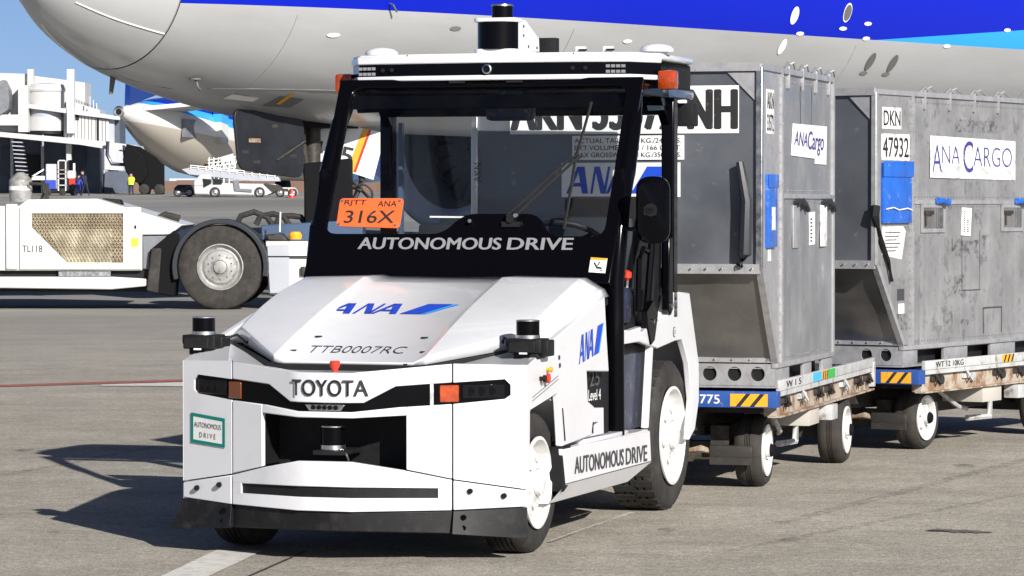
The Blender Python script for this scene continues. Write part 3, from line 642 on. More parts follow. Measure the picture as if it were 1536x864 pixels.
# permit plate leaning inside the glass
c = B(); c.plate(rounded([(-.642, .412), (-.32, .412), (-.315, .255), (-.635, .265)], .02), [], lambda x, s: W(x, s, .035), Wv(.004)); pl = c.build('permit_plate', 'orange', T)
eyW = (0, .51, .9)
text('plate_text', 'RJTT', pl, 'ink', W(-.615, .370, .041), (1, 0, 0), eyW, .11, .034, bold=.012)
text('plate_text', 'ANA', pl, 'ink', W(-.445, .368, .041), (1, 0, 0), eyW, .095, .030, bold=.012)
text('plate_text', '316X', pl, 'ink', W(-.600, .281, .041), (1, 0, 0), eyW, .25, .068, bold=.015)
c = B(); [c.lathe([(.006, -.004), (.006, .004)], W(x, s, .043), 'y', 8) for x, s in ((-.625, .398), (-.335, .398), (-.335, .27), (-.62, .276))]; split_build(c, 'plate_screw', 'silver', pl)
# caution sticker
c = B(); c.plate([(.648, .11), (.728, .105), (.728, .03), (.648, .035)], [], lambda x, s: W(x, s, .032), Wv(.002)); sk = c.build('caution_sticker', 'label', T)
c = B(); c.plate([(.65, .109), (.726, .104), (.726, .093), (.65, .098)], [], lambda x, s: W(x, s, .035), Wv(.001)); c.build('sticker_header', 'yellow', sk)
polys('sticker_pictogram', [[(.665, .083), (.672, .084), (.688, .06), (.681, .058)], [(.680, .062), (.705, .06), (.712, .05), (.684, .052)], [(.694, .088), (.700, .088), (.690, .066), (.684, .068)], [(.70, .046), (.715, .046), (.715, .042), (.70, .042)]], sk, 'ink', lambda x, s: W(x, s, .0362))
# wipers
c = B(); c.tube([W(.215, .305, .06), W(.47, .60, .055), W(.515, .635, .05)], .007, 6); c.tube([W(.255, .305, .06), W(.50, .60, .055), W(.53, .625, .05)], .007, 6)
c.tube([W(.53, .92, .035), W(.52, .80, .04), W(.50, .61, .045), W(.50, .45, .04), W(.495, .25, .035)], .008, 6); c.lathe([(.02, -.02), (.02, .02)], W(.235, .30, .05), 'y', 14); c.box(.19, .28, 1.15, 1.175, 1.405, 1.43); c.build('wiper', 'blackm', T)
c = B(); c.lathe([(.010, -.01), (.010, .01)], W(.262, .305, .07), 'y', 10); c.lathe([(.009, -.015), (.006, .01)], W(.035, .29, .045), 'y', 10); split_build(c, 'washer_nozzle', 'silver', T)
# pillars
for s in (-1, 1):
    c = B(); c.tube([(s*.745, 1.165, .44), (s*.745, 1.15, .8), (s*.745, 1.14, 1.15), (s*.747, 1.21, 1.4), (s*.747, 1.34, 1.66), (s*.74, 1.48, 1.90), (s*.715, 1.60, 2.06), (s*.69, 1.7, 2.10)], [.040, .042, .044, .044, .042, .040, .036, .034], 16); c.build('front_pillar', 'black', T)
    c = B(); c.prism([(2.13, .95), (2.13, 2.05), (2.21, 2.05), (2.21, .95)], 'x', s*.70, s*.765); c.build('rear_pillar', 'black', T, bevel=.008)
    c = B(); c.prism([(2.13, 1.9), (1.95, 2.05), (2.13, 2.05)], 'x', s*.70, s*.74); c.build('pillar_gusset', 'black', T)
    c = B(); c.prism([(1.58, 2.03), (1.6, 2.085), (2.45, 2.085), (2.45, 2.03)], 'x', s*.68, s*.76); c.build('roof_rail', 'black', T, bevel=.006)
    c = B(); c.plate([(1.72, 1.985), (2.13, 1.995), (2.13, 1.975), (1.74, 1.96)], [], lambda y, z: (s*.74, y, z), (s*-.02, 0, 0)); c.build('door_header', 'black', T)
c = B(); c.box(-.70, .70, 2.17, 2.21, 1.10, 1.20, .01); c.box(-.70, .70, 2.14, 2.22, 1.95, 2.06, .01); split_build(c, 'rear_crossbar', 'black', T)
c = B(); c.box(-.655, -.635, 2.10, 2.13, 1.28, 1.92); c.box(-.65, -.64, 2.098, 2.10, 1.36, 1.42); c.build('window_channel', 'visor', T)
c = B(); c.plate([(-.70, 1.2), (-.70, 1.95), (.70, 1.95), (.70, 1.2)], [], lambda x, z: (x, 2.19, z), (0, .005, 0)); c.build('rear_window', 'glass', T, smooth=0)
# roof
RP = [(-.79, 1.80), (-.69, 1.61), (-.40, 1.55), (0, 1.525), (.40, 1.55), (.69, 1.61), (.79, 1.80)]
def ring(b, off, z0, z1, plan=RP, th=.03, x0=None, x1=None):
    prev = None
    pts = [p for p in plan if (x0 is None or x0-1e-6 <= p[0] <= x1+1e-6)]
    for x, y in pts:
        k = 1+off; cur = [b.bm.verts.new(q) for q in ((x*k, y-off, z0), (x*k, y-off, z1), (x*(1-th*.7), y+th, z1), (x*(1-th*.7), y+th, z0))]
        if prev:
            for i in range(4): b.bm.faces.new([prev[i], prev[(i+1) % 4], cur[(i+1) % 4], cur[i]])
        else: b.bm.faces.new(cur)
        prev = cur
    b.bm.faces.new(prev[::-1])
def fine(plan):
    out = []
    for (x0, y0), (x1, y1) in zip(plan, plan[1:]):
        for k in range(3): t = k/3; out.append((x0+(x1-x0)*t, y0+(y1-y0)*t))
    return out+[plan[-1]]
c = B(); ring(c, .004, 2.19, 2.228); ring(c, .004, 2.108, 2.132); c.build('sensor_bar', 'white', T, bevel=.006)
c = B(); ring(c, -.004, 2.128, 2.195); bb = c.build('camera_strip', 'black', T)
c = B()
for x in (-.55, -.50, .42, .48): c.lathe([(.010, -.004), (.010, .004)], (x, ipl(RP, x)-.004, 2.162), 'y', 12)
split_build(c, 'ultrasonic_sensor', 'blackm', bb)
c = B(); c.lathe([(.024, 0), (.024, -.012), (.018, -.014), (.017, -.004)], (.0, 1.525, 2.160), 'y', 24, cap=False); c.build('camera_ring', 'silver', bb); B().lathe([(.017, -.003), (.017, -.005)], (.0, 1.525, 2.160), 'y', 24).build('camera_lens', 'lens', bb)
c = B()
for s, xa in ((-1, -.685), (1, .575)):
    for zz in (2.172, 2.146):
        for k in range(4): x = xa + .024*k; c.box(x, x+.018, ipl(RP, x)-.004, ipl(RP, x)+.006, zz-.008, zz+.006)
split_build(c, 'status_led', 'grey_txt', bb)
c = B()
c.prism([(-.79, 1.80), (-.69, 1.62), (-.40, 1.56), (0, 1.535), (.40, 1.56), (.69, 1.62), (.79, 1.80), (.79, 2.4), (.74, 2.5), (-.74, 2.5), (-.79, 2.4)], 'z', 2.205, 2.238); c.build('roof', 'white', T, bevel=.012)
c = B(); c.prism([(-.74, 1.80), (-.66, 1.62), (.66, 1.62), (.74, 1.80), (.76, 2.48), (-.76, 2.48)], 'z', 2.06, 2.204); c.build('roof_lining', 'blackm', T, bevel=.01)
c = B(); [c.bar((x, 1.575-.012, 2.10), (x, 1.575-.012, 2.235), .004, .004) for x in (-.42, .42)]; split_build(c, 'bar_joint', 'blackm', T)
c = B(); [c.box(x, x+.08, 1.54, 1.57, 2.095, 2.107) for x in (-.2, .09)]; split_build(c, 'bar_clip', 'blackm', T)
for s, x in ((-1, -.672), (1, .74)):
    B().lathe([(.05, 2.236), (.05, 2.246), (.082, 2.248), (.084, 2.262), (.07, 2.276), (.04, 2.286), (.002, 2.29)], (x, 1.90, 0), 'z', 32).build('gnss_antenna', 'white', T)
    xx = s*.825; b_ = B(); b_.box(xx-.045, xx+.045, 1.76, 1.83, 2.062, 2.155, .016); lamp = b_.build('roof_turn_signal', 'amber', T)
    B().box(min(xx, xx-s*.1), max(xx, xx-s*.1), 1.80, 1.86, 2.07, 2.11, .004).build('lamp_stalk', 'blackm', lamp)
# lidar / radar tower
c = B(); c.prism(rounded([(-.108, 1.62), (.108, 1.62), (.108, 2.02), (-.108, 2.02)], .05, 5), 'z', 2.236, 2.262)
c.prism([(1.70, 2.26), (1.70, 2.408), (1.80, 2.408), (2.02, 2.33), (2.03, 2.26)], 'x', -.108, .108)
c.prism(rounded([(-.11, 1.62), (.11, 1.62), (.11, 1.78), (-.11, 1.78)], .05, 5), 'z', 2.392, 2.412); tw = c.build('sensor_tower', 'white', T, bevel=.004)
B().lathe([(.102, 2.262), (.102, 2.392)], (0, 1.705, 0), 'z', 40).build('tower_window', 'black', tw)
B().lathe([(.052, 2.412), (.052, 2.47)], (.02, 1.70, 0), 'z', 32).build('tower_lidar', 'black', tw); B().lathe([(.055, 2.47), (.054, 2.478), (.045, 2.482)], (.02, 1.70, 0), 'z', 32).build('lidar_cap', 'silver', tw)
c = B(); [c.lathe([(.007, .106), (.007, .111)], (0, y, z), 'x', 10) for y, z in ((1.76, 2.375), (1.76, 2.33), (1.84, 2.28), (1.98, 2.28))]; split_build(c, 'tower_bolt', 'blackm', tw)
B().box(.06, .17, 2.10, 2.16, 2.238, 2.335, .004).build('antenna_box', 'blackm', T)
for x in (.30, .44):
    c = B(); c.box(x, x+.05, 2.0, 2.03, 2.238, 2.285, .003); c.build('roof_bracket', 'white', T); B().box(x+.02, x+.06, 1.985, 1.999, 2.262, 2.272).build('bracket_pin', 'blackm', T)
c = B(); c.box(.66, .795, 2.05, 2.42, 2.03, 2.075, .02); c.build('door_awning', 'visor', T)
c = B(); c.box(.70, .80, 2.38, 2.48, 1.90, 2.015, .01); c.tube([(.66, 2.4, 2.04), (.75, 2.42, 1.97)], .015, 8); c.build('rear_work_lamp', 'blackm', T)
# interior
c = B(); c.box(-.06, .19, 1.66, 1.72, 1.915, 2.05, .03); c.box(-.01, .14, 1.65, 1.75, 2.03, 2.07, .01); c.build('overhead_unit', 'navy', T)
c = B(); c.box(-.66, .60, 1.24, 1.50, 1.20, 1.36, .04); c.box(-.35, .0, 1.5, 1.65, 1.0, 1.42, .03); c.build('dashboard', 'seat', T)
for x0, x1 in ((.17, .62), (-.40, .04)):
    c = B(); c.box(x0, x1, 1.92, 2.08, 1.0, 1.46, .06); st_ = c.build('seat_back', 'seat', T); c = B(); c.box(x0, x1, 1.55, 2.0, .92, 1.04, .05); c.build('seat_cushion', 'seat', T)
c = B(); R_ = Matrix.Translation((.40, 1.50, 1.33)) @ Matrix.Rotation(radians(-30), 4, 'X')
ringp = [R_ @ Vector((cos(2*pi*k/28)*.19, sin(2*pi*k/28)*.19, 0)) for k in range(29)]; c.tube(ringp, .014, 8, cap=False)
for a in (90, 210, 330): c.tube([R_ @ Vector((0, 0, -.03)), R_ @ Vector((cos(radians(a))*.18, sin(radians(a))*.18, 0))], .010, 6)
c.tube([R_ @ Vector((0, 0, -.03)), (.40, 1.35, 1.10)], .025, 10); c.build('steering_wheel', 'blackm', T)
c = B(); c.bar((-.215, 1.30, 1.452), (.0, 1.30, 1.450), .004, .008); c.build('glass_reflection_line', 'label', T)  # white bar drawn in place of a reflection
# mirror, struts, levers
Mm = Matrix.Translation((.935, 1.12, 1.485)) @ Matrix.Rotation(radians(8), 4, 'Z')
c = B(); out = rounded([(-.078, -.155), (.078, -.155), (.078, .155), (-.078, .155)], .075, 8)
for (k0, y0), (k1, y1) in (((.86, -.035), (1, -.02)), ((1, -.02), (1, .015)), ((1, .015), (.93, .025))):
    for i in range(len(out)):
        p, q = out[i], out[(i+1) % len(out)]
        c.face([Mm @ Vector((p[0]*k0, y0, p[1]*k0)), Mm @ Vector((q[0]*k0, y0, q[1]*k0)), Mm @ Vector((q[0]*k1, y1, q[1]*k1)), Mm @ Vector((p[0]*k1, y1, p[1]*k1))])
c.face([Mm @ Vector((p[0]*.86, -.035, p[1]*.86)) for p in out]); c.face([Mm @ Vector((p[0]*.93, .025, p[1]*.93)) for p in out[::-1]])
bmesh.ops.remove_doubles(c.bm, verts=c.bm.verts, dist=.0005); mir = c.build('mirror', 'black', T)
B().plate([(p[0]*.9, p[1]*.9) for p in out], [], lambda x, z: tuple(Mm @ Vector((x, .026, z))), (0, .002, 0)).build('mirror_glass', 'silver', mir)
c = B(); c.tube([(.745, 1.2, 1.40), (.82, 1.17, 1.395), (.90, 1.15, 1.42), (.92, 1.15, 1.46)], .010, 8); c.box(.90, .96, 1.075, 1.09, 1.46, 1.50, .004); c.lathe([(.03, -.03), (.02, .0)], (.935, 1.105, 1.485), 'y', 16); c.build('mirror_arm', 'blackm', mir)
c = B(); c.tube([(.74, 1.72, 1.0), (.745, 1.80, 1.35), (.745, 1.86, 1.55)], .018, 8); c.tube([(.73, 1.60, 1.0), (.735, 1.60, 1.25), (.735, 1.68, 1.30), (.735, 1.78, 1.28)], .014, 8)
c.prism([(1.62, .93), (1.60, 1.0), (1.72, 1.05), (1.80, .98), (1.74, .86), (1.68, .84)], 'x', .745, .775); c.build('door_strut', 'black', T)
c = B(); c.prism([(1.98, 1.0), (2.0, 1.35), (2.06, 1.35), (2.07, 1.0), (2.03, .97)], 'x', .745, .78); c.build('door_hinge', 'black', T, bevel=.006)
c = B(); c.lathe([(.014, .78), (.014, .79)], (0, 2.025, 1.02), 'x', 12); c.lathe([(.012, .775), (.012, .785)], (0, 1.70, .95), 'x', 12); split_build(c, 'hinge_bolt', 'silver', T)
c = B(); c.box(.30, .70, 1.50, 1.95, .90, 1.10, .03); c.box(.25, .72, 1.95, 2.10, .9, 1.55, .04); c.box(-.7, .7, 1.3, 2.1, .80, .90); c.build('seat_base', 'blackm', T)
for z in (.95, 1.0, 1.05): pass
c = B(); c.tube([(.70, 1.50, 1.05), (.71, 1.48, 1.16)], .008, 8); lv = c.build('control_lever', 'silver', T); B().lathe([(.005, 1.15), (.024, 1.165), (.024, 1.19), (.008, 1.2)], (.71, 1.47, 0), 'z', 14).build('lever_knob', 'red', lv)
c = B(); c.box(.60, .72, 1.36, 1.52, .95, 1.12, .015); c.build('control_box', 'navy', T)

# ================================================================== CARGO DOLLIES
def dolly(label, loc, rz, z, number, side_text):
    D = thing('cargo_dolly', label, 'cargo dolly', loc, rz, 'cargo dollies towed in a row'); W_ = 1.62; Lg = 3.05
    c = B(); c.box(-W_, 0, 0, .10, z-.085, z, .004); o = c.build('front_beam', 'dolly_blue', D); B().box(-W_+.06, -.06, .10, Lg, z-.05, z-.03).build('deck_sheet', 'dark_steel', D)
    c = B(); c.box(-W_+.03, -.02, .10, .35, z-.02, z-.005); c.build('deck_plate', 'dolly_blue', D)
    text('fleet_number', number, o, 'label', (-.412 if len(number) < 4 else -.5, -.002, z-.065), (1, 0, 0), (0, 0, 1), .105 if len(number) < 4 else .18, .046, bold=.02)
    for xa in (-.25, -1.52):
        c = B(); c.box(xa, xa+.20, -.0025, .0, z-.078, z-.012); h = c.build('hazard_marking', 'yellow', D)
        for k in range(2): polys('hazard_stripe', [[(xa+.03+.075*k, z-.078), (xa+.055+.075*k, z-.078), (xa+.11+.075*k, z-.012), (xa+.085+.075*k, z-.012)]], h, 'ink', lambda x, zz: (x, -.0035, zz))
    for s_, x in ((1, 0), (-1, -W_)):
        xi = x - s_*.025; a, b_ = sorted((x, xi))
        c = B(); c.box(a, b_, .10, Lg, z+.0, z+.055, .002); r = c.build('side_rail', 'dolly_grey', D)
        c = B(); c.box(min(x, x-s_*.05), max(x, x-s_*.05), .10, Lg, z-.028, z-.002); c.build('side_ledge', 'dolly_grey', D)
        c = B(); c.box(min(x-s_*.03, x-s_*.09), max(x-s_*.03, x-s_*.09), .10, Lg, z-.135, z-.03); c.build('side_beam', 'rust', D)
        c = B(); c.box(min(x+s_*.0, x-s_*.07), max(x+s_*.0, x-s_*.07), .10, Lg, z-.142, z-.132); c.build('beam_flange', 'rust', D)
        c = B(); c.box(a-.004, b_+.004, Lg-.06, Lg+.01, z-.12, z+.03, .003); c.build('corner_bracket', 'dolly_grey', D)
        if s_ > 0:
            for y0, y1, m in ((.30, .58, 'dark_steel'), (1.02, 1.28, 'cyan'), (1.28, 1.46, 'yellow'), (1.46, 1.70, 'green')):
                if m == 'dark_steel': text('side_marking', side_text, r, 'ink', (.002, .25, z+.012), (0, 1, 0), (0, 0, 1), .42 if len(side_text) > 4 else .26, .034, bold=.02)
                elif number == '775' or m == 'yellow':
                    k = B(); k.box(x+.0, x+.002, y0, y1, z+.003, z+.052); q = k.build('colour_marking', m, D, smooth=0)
                    if m == 'yellow': polys('hazard_stripe', [[(y0+.02+.06*j, z+.004), (y0+.045+.06*j, z+.004), (y0+.075+.06*j, z+.051), (y0+.05+.06*j, z+.051)] for j in range(3)], q, 'ink', lambda y, zz: (x+.003, y, zz))
        for k in range(7):   # roller locks and lashing hooks along the side
            y = .28 + k*.43 + .05*((k*7) % 3)
            c = B(); c.box(min(x-s_*.01, x-s_*.05), max(x-s_*.01, x-s_*.05), y-.05, y+.05, z-.075, z-.045, .006); c.lathe([(.03, x-s_*.045), (.03, x-s_*.005)], (0, y+.09, z-.07), 'x', 10); c.tube([(x, y-.03, z-.03), (x+s_*.02, y, z-.08), (x, y+.05, z-.06)], .008, 6)
            c.build('lock_fitting', 'dark_steel' if k % 3 != 1 else 'dolly_grey', D)
    for k in range(9):
        y = .42 + k*.31; c = B(); c.lathe([(.028, -W_+.1), (.028, -.1)], (0, y, z-.01), 'x', 12); c.build('deck_roller', 'silver', D)
    for k in range(5):
        c = B(); y = .3+k*.6; c.box(-W_+.08, -.08, y, y+.07, z-.13, z-.05); c.build('cross_member', 'dark_steel', D)
    c = B(); c.box(-1.15, -.47, .1, Lg-.1, z-.22, z-.13); c.build('frame_spine', 'dark_steel', D)
    # front bogie turntable, drawbar, rear axle
    c = B(); c.lathe([(.36, z-.25), (.36, z-.20)], (-.81, .42, 0), 'z', 24); c.build('turntable', 'dark_steel', D)
    c = B(); c.box(-1.33, -.29, .37, .47, .13, .24); c.box(-1.3, -1.2, .3, .55, .2, z-.2); c.box(-.42, -.32, .3, .55, .2, z-.2); c.build('front_axle', 'dark_steel', D)
    c = B(); c.box(-1.38, -.2, 2.2, 2.3, .15, .25); c.box(-1.3, -1.2, 2.0, 2.5, .24, z-.13); c.box(-.42, -.32, 2.0, 2.5, .24, z-.13); c.build('rear_axle', 'dark_steel', D)
    c = B(); c.bar((-1.05, .4, .22), (-.81, -.75, .25), .06, .06); c.bar((-.57, .4, .22), (-.81, -.75, .25), .06, .06); c.lathe([(.06, .235), (.06, .265)], (-.81, -.82, 0), 'z', 16); c.build('drawbar', 'dark_steel', D)
    c = B(); c.box(-.40, -.17, .18, .24, .17, .23, .004); c.box(-.40, -.17, .18, .20, .13, .17); c.build('brake_pedal', 'dark_steel', D)
    c = B()
    c.tube([(-.40, .2, .20), (-.45, .2, .212), (-.52, .21, .20), (-.6, .2, .205)], [.014, .02, .012, .016], 7)
    c.build('brake_linkage', 'rust', D)
    c = B(); c.box(-.30, -.02, 1.02, 1.32, z-.24, z-.145, .004); bx = c.build('brake_box', 'sand_wall', D)
    c = B(); c.box(-.08, .02, 1.50, 1.68, z-.235, z-.15, .004); c.build('control_cabinet', 'dolly_grey', D)
    c = B(); c.tube([(-.15, .6, z-.14), (-.18, 1.0, z-.27), (-.25, 1.3, z-.30)], .014, 6); c.tube([(-.25, 1.3, z-.36), (-.2, 1.55, z-.36), (-.2, 1.55, z-.2)], .02, 6); c.build('brake_rod', 'dolly_grey', D)
    ry = 2.24 if number == '775' else 2.14
    c = B(); c.box(-1.45, -.35, .95, 1.95, .24, z-.13); c.box(-.36, -.30, .6, 2.2, z-.30, z-.14); c.build('underframe_fill', 'dark_steel', D)  # dark boxes added to darken the space beneath the deck
    for (x, y, s_) in ((-.14, .42, 1), (-1.48, .42, -1), (-.03, ry, 1), (-1.59, ry, -1)):
        make_wheel(D, (x, y, .195), .195, .135, .135, s_, 'dusty', bolts=5, hubc='deep')
    return D
D1 = dolly('nearer cargo dolly with blue front beam numbered 775, behind the tow tractor', (1.387, 18.3, 0), radians(-15.5), .53, '775', 'W 1 5')
D2 = dolly('rear cargo dolly at the right edge with grey side rail marked in black', (2.465, 21.2, 0), radians(-31), .505, '1160', 'WT 12 10KG')

# ================================================================== AIR CARGO CONTAINERS
def dented(b, f, w0, w1, h0, h1, amp, seed, n=26, edge=None):
    """thin sheet with buckles; f(a, b, depth) maps to 3D, edge(a,b) optional trimming of b range"""
    vv_ = []
    for i in range(n+1):
        row = []
        for j in range(n+1):
            a = w0+(w1-w0)*i/n; h = h0+(h1-h0)*j/n
            k = min(i, n-i, j, n-j)/4; k = min(1, k)
            d = (noise.noise(Vector((a*2.2, h*2.2, seed)))*1.0 + noise.noise(Vector((a*6, h*6, seed+9)))*.45)*amp*k
            row.append(b.bm.verts.new(f(a, h, d)))
        vv_.append(row)
    for i in range(n):
        for j in range(n): b.bm.faces.new([vv_[i][j], vv_[i+1][j], vv_[i+1][j+1], vv_[i][j+1]])
    return b
def container(label, loc, rz, kind):
    U = thing('cargo_container', label, 'cargo container', loc, rz, 'aluminium air cargo containers on dollies'); Wd = 1.53; H_ = 1.64; Y1 = 1.58 if kind == 1 else 2.45
    sheet = 'alu' if kind == 1 else 'alu_dirty'
    prof = [(-.40, .60), (-.40, H_), (Y1, H_), (Y1, .10), (0, .10)]
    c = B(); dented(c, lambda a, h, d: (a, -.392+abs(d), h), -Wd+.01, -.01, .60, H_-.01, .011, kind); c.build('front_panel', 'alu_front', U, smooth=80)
    c = B(); dented(c, lambda a, h, d: (a, -.39*(1-h)+d, .60-.49*h), -Wd+.01, -.01, 0, 1, .018, kind+5); c.build('sloping_panel', 'alu_dark', U, smooth=80)
    for s_, x in ((1, 0), (-1, -Wd)):
        a, b_ = sorted((x, x-s_*.012))
        c = B(); c.prism([(-.39, .60), (-.39, H_-.01), (.13, H_-.01), (.13, .10), (0, .11)], 'x', a, b_); c.build('end_panel', 'alu_frame' if kind == 1 else sheet, U)
        c = B(); dented(c, lambda p, q_, d: (x-s_*(.003+abs(d)), p, q_), .14, Y1-.02, .98, H_-.01, .009, kind*3+s_); c.build('upper_door', sheet, U, smooth=80)
        c = B(); dented(c, lambda p, q_, d: (x+s_*(.003-abs(d)), p, q_), .14, Y1-.02, .10, .97, .009, kind*7+s_); c.build('lower_door', sheet, U, smooth=80)
        e = x + s_*.012; q = sorted((x-s_*.02, e))
        c = B(); c.box(q[0], q[1], .14, Y1, .965, .99, .003); c.build('door_hinge_rail', 'alu_frame', U)
        c = B(); c.box(q[0], q[1], .105, .145, .10, H_); c.build('door_post', 'alu_frame', U)
        c = B(); c.box(q[0], q[1], Y1-.03, Y1+.01, .10, H_); c.build('rear_post', 'alu_frame', U)
        c = B(); c.bar((x-s_*.004, -.395, .60), (x-s_*.004, -.395, H_), .035, .035); c.build('corner_post', 'silver' if kind == 1 else 'alu_frame', U, bevel=.004)
        c = B(); c.bar((x-s_*.004, -.392, .61), (x-s_*.004, .0, .11), .035, .03); c.build('sloping_post', 'alu_frame', U)
        c = B(); c.bar((x-s_*.004, -.40, H_), (x-s_*.004, Y1, H_), .03, .03); c.build('top_rail', 'alu_frame', U)
        c = B(); c.box(q[0], q[1], -.01, Y1, .075, .102, .002); c.build('sill_rail', 'alu_frame', U)
    c = B(); c.bar((-Wd, -.40, H_), (0, -.40, H_), .03, .045); c.build('top_front_rail', 'alu_frame', U)
    c = B(); c.bar((-Wd, -.398, .602), (0, -.398, .602), .03, .05); c.build('knee_rail', 'alu_frame', U)
    c = B(); c.bar((-Wd, -.006, .118), (0, -.006, .118), .02, .028); c.build('base_front_rail', 'alu_frame', U)
    c = B(); c.box(-Wd, 0, -.40, Y1, H_-.012, H_); c.build('roof_panel', sheet, U)
    c = B(); c.box(-Wd, 0, Y1-.012, Y1, .1, H_); c.build('rear_panel', sheet, U)
    # riveted strips
    c = B()
    for k in range(19):
        x = -.04-k*.08; c.lathe([(.006, -.004), (.004, .0)], (x, -.420, .602), 'y', 6)
    for k in range(16): c.lathe([(.006, -.004), (.004, .0)], (-.04-k*.095, -.018, .118), 'y', 6)
    for z_ in [.16+.05*k for k in range(30)]: c.lathe([(.004, .004), (.003, .008)], (0, .095, z_), 'x', 5); c.lathe([(.004, .012), (.003, .016)], (0, .125, z_), 'x', 5)
    for y_ in [.18+.045*k for k in range(int((Y1-.25)/.045))]: c.lathe([(.004, .004), (.003, .009)], (0, y_, .95), 'x', 5); c.lathe([(.004, .001), (.003, .005)], (0, y_, 1.01), 'x', 5); c.lathe([(.004, .001), (.003, .005)], (0, y_, H_-.05), 'x', 5); c.lathe([(.004, .004), (.003, .009)], (0, y_, .125), 'x', 5)
    struct(c.build('rivet_row', 'silver', U, smooth=0), 'stuff')
    # corner gussets
    c = B(); c.prism([(-.03, H_-.03), (-.17, H_-.03), (-.03, H_-.17)], 'y', -.402, -.396); c.prism([(-Wd+.03, H_-.03), (-Wd+.17, H_-.03), (-Wd+.03, H_-.17)], 'y', -.402, -.396); split_build(c, 'corner_gusset', 'alu_frame', U)
    # forklift base
    hx = [-.095, -.22, -.353, -.95, -1.08, -1.21] if kind == 1 else [-.11, -.24, -.95, -1.08]
    c = B(); c.plate([(-Wd, -.018), (0, -.018), (0, .098), (-Wd, .098)], [[(x+.038*cos(2*pi*k/20), .043+.038*sin(2*pi*k/20)) for k in range(20)] for x in hx], lambda x, z: (x, -.004, z), (0, .012, 0)); c.build('base_front', 'alu_frame', U, smooth=0)
    c = B(); c.box(-Wd+.03, -.03, .012, .02, -.018, .07); c.build('base_inside', 'blackm', U)
    c = B(); c.box(-Wd, 0, 0, Y1, -.03, -.018); c.box(-Wd, 0, 0, Y1, .07, .075); c.build('base_plate', 'alu_frame', U)
    for s_, x in ((1, 0), (-1, -Wd)):
        a, b_ = sorted((x, x-s_*.02)); y = 0
        for y0, y1 in ((0, .36), (.76, .97), (1.29, 1.58)) if kind == 1 else ((0, .22), (.62, .98), (1.35, 1.75), (2.2, 2.45)): c = B(); c.box(a, b_, y0, y1, -.018, .074, .002); c.build('base_block', 'alu_frame', U)
    c = B(); c.box(-Wd+.1, -.08, .15, Y1-.1, -.016, .068); c.build('base_core', 'blackm', U)
    # lashing studs on the roof edge
    for k in range(4):
        y = .30+k*.38; c = B(); c.box(-.012, .012, y, y+.02, H_-.09, H_+.03, .003); c.tube([(0, y-.06, H_+.01), (.0, y+.01, H_+.045), (0, y+.10, H_+.012)], .010, 6); c.tube([(-.03, y+.04, H_+.02), (.015, y+.08, H_+.05), (0, y+.2, H_+.02)], .006, 5); c.build('lashing_fitting', 'alu_frame', U)
    ey = (0, 0, 1)
    def lab(name, pts, m='label', off=.0005, parent=U, x0=.012):
        b_ = B(); b_.prism(pts, 'x', x0, x0+.0015+off); return b_.build(name, m, parent, smooth=0)
    fy = -.3955
    if kind == 1:
        fl = lambda x0, x1, z0, z1, nm: B().box(x0, x1, fy-.0015, fy, z0, z1).build(nm, 'label', U, smooth=0)
        a = fl(-1.335, -.112, 1.30, 1.545, 'registration_plate'); text('registration_text', 'AKN 33572 NH', a, 'ink', (-1.322, fy-.003, 1.322), (1, 0, 0), ey, 1.195, .203, bold=.06)
        a = fl(-.998, -.40, 1.165, 1.290, 'weight_plate')
        for k, s_ in enumerate(('ACTUAL TARE  113 KG./249 LBS.', 'EXT.VOLUME  4.7 M / 166 CU.FT.', 'MAX GROSSWT 1588 KG./3500 LBS.')): text('weight_text', s_, a, 'ink', (-.985, fy-.003, 1.252-.037*k), (1, 0, 0), ey, .57, .025, bold=.01)
        a = fl(-1.055, -.42, .972, 1.150, 'airline_plate'); ana(a, (-1.03, fy-.003, .99), (1, 0, 0), ey, .575, .14)
        a = lab('code_label', [(-.25, 1.30), (-.06, 1.30), (-.06, 1.53), (-.25, 1.53)], 'worn_label', x0=0)
        text('code_text', 'AKN', a, 'ink', (.003, -.24, 1.43), (0, 1, 0), ey, .165, .085, bold=.02); text('code_text', '33572', a, 'ink', (.003, -.24, 1.315), (0, 1, 0), ey, .165, .085, bold=.01)
        a = lab('cargo_sticker', [(.44, 1.368), (1.40, 1.372), (1.385, 1.158), (1.05, 1.158), (1.05, 1.187), (.39, 1.196)][::-1], 'label', x0=0)
        text('cargo_text', 'ANA', a, 'violet', (.003, .47, 1.255), (0, 1, -.02), ey, .36, .075, bold=.02, shear=.25); text('cargo_text', 'Cargo', a, 'violet', (.003, .85, 1.205), (0, 1, 0), ey, .45, .13, bold=.03, shear=.2)
        c = B(); c.box(0, .02, -.27, -.05, .71, 1.09, .006); pch = c.build('document_pouch', 'pouch', U); B().box(.02, .026, -.275, -.045, 1.02, 1.09, .002).build('pouch_flap', 'pouch', pch); B().box(.021, .023, -.20, -.12, .80, .92).build('pouch_card', 'worn_label', pch)
        a = lab('barcode_label', [(.87, .71), (1.035, .715), (1.035, .895), (.87, .89)], 'label', x0=.004)
        polys('barcode_text', [[(.90, .73+.02*k), (.95, .73+.02*k), (.95, .738+.02*k), (.90, .738+.02*k)] for k in range(7)], a, 'ink', lambda y, z: (.0075, y, z))
        for y in (.44, 1.22):
            c = B(); c.tube([(.01, y, .945), (.02, y+.10, .955), (.03, y+.16, .935), (.025, y+.24, .94), (.02, y+.32, .905)], [.008, .014, .018, .013, .016], 8); c.tube([(.02, y+.05, .93), (.025, y+.18, .96), (.02, y+.28, .93)], .010, 6); c.build('door_strap', 'seat', U)
            c = B(); c.box(.002, .012, y-.02, y+.14, .70, .93, .004); c.build('latch_plate', 'worn_label' if y > 1 else 'alu_frame', U)
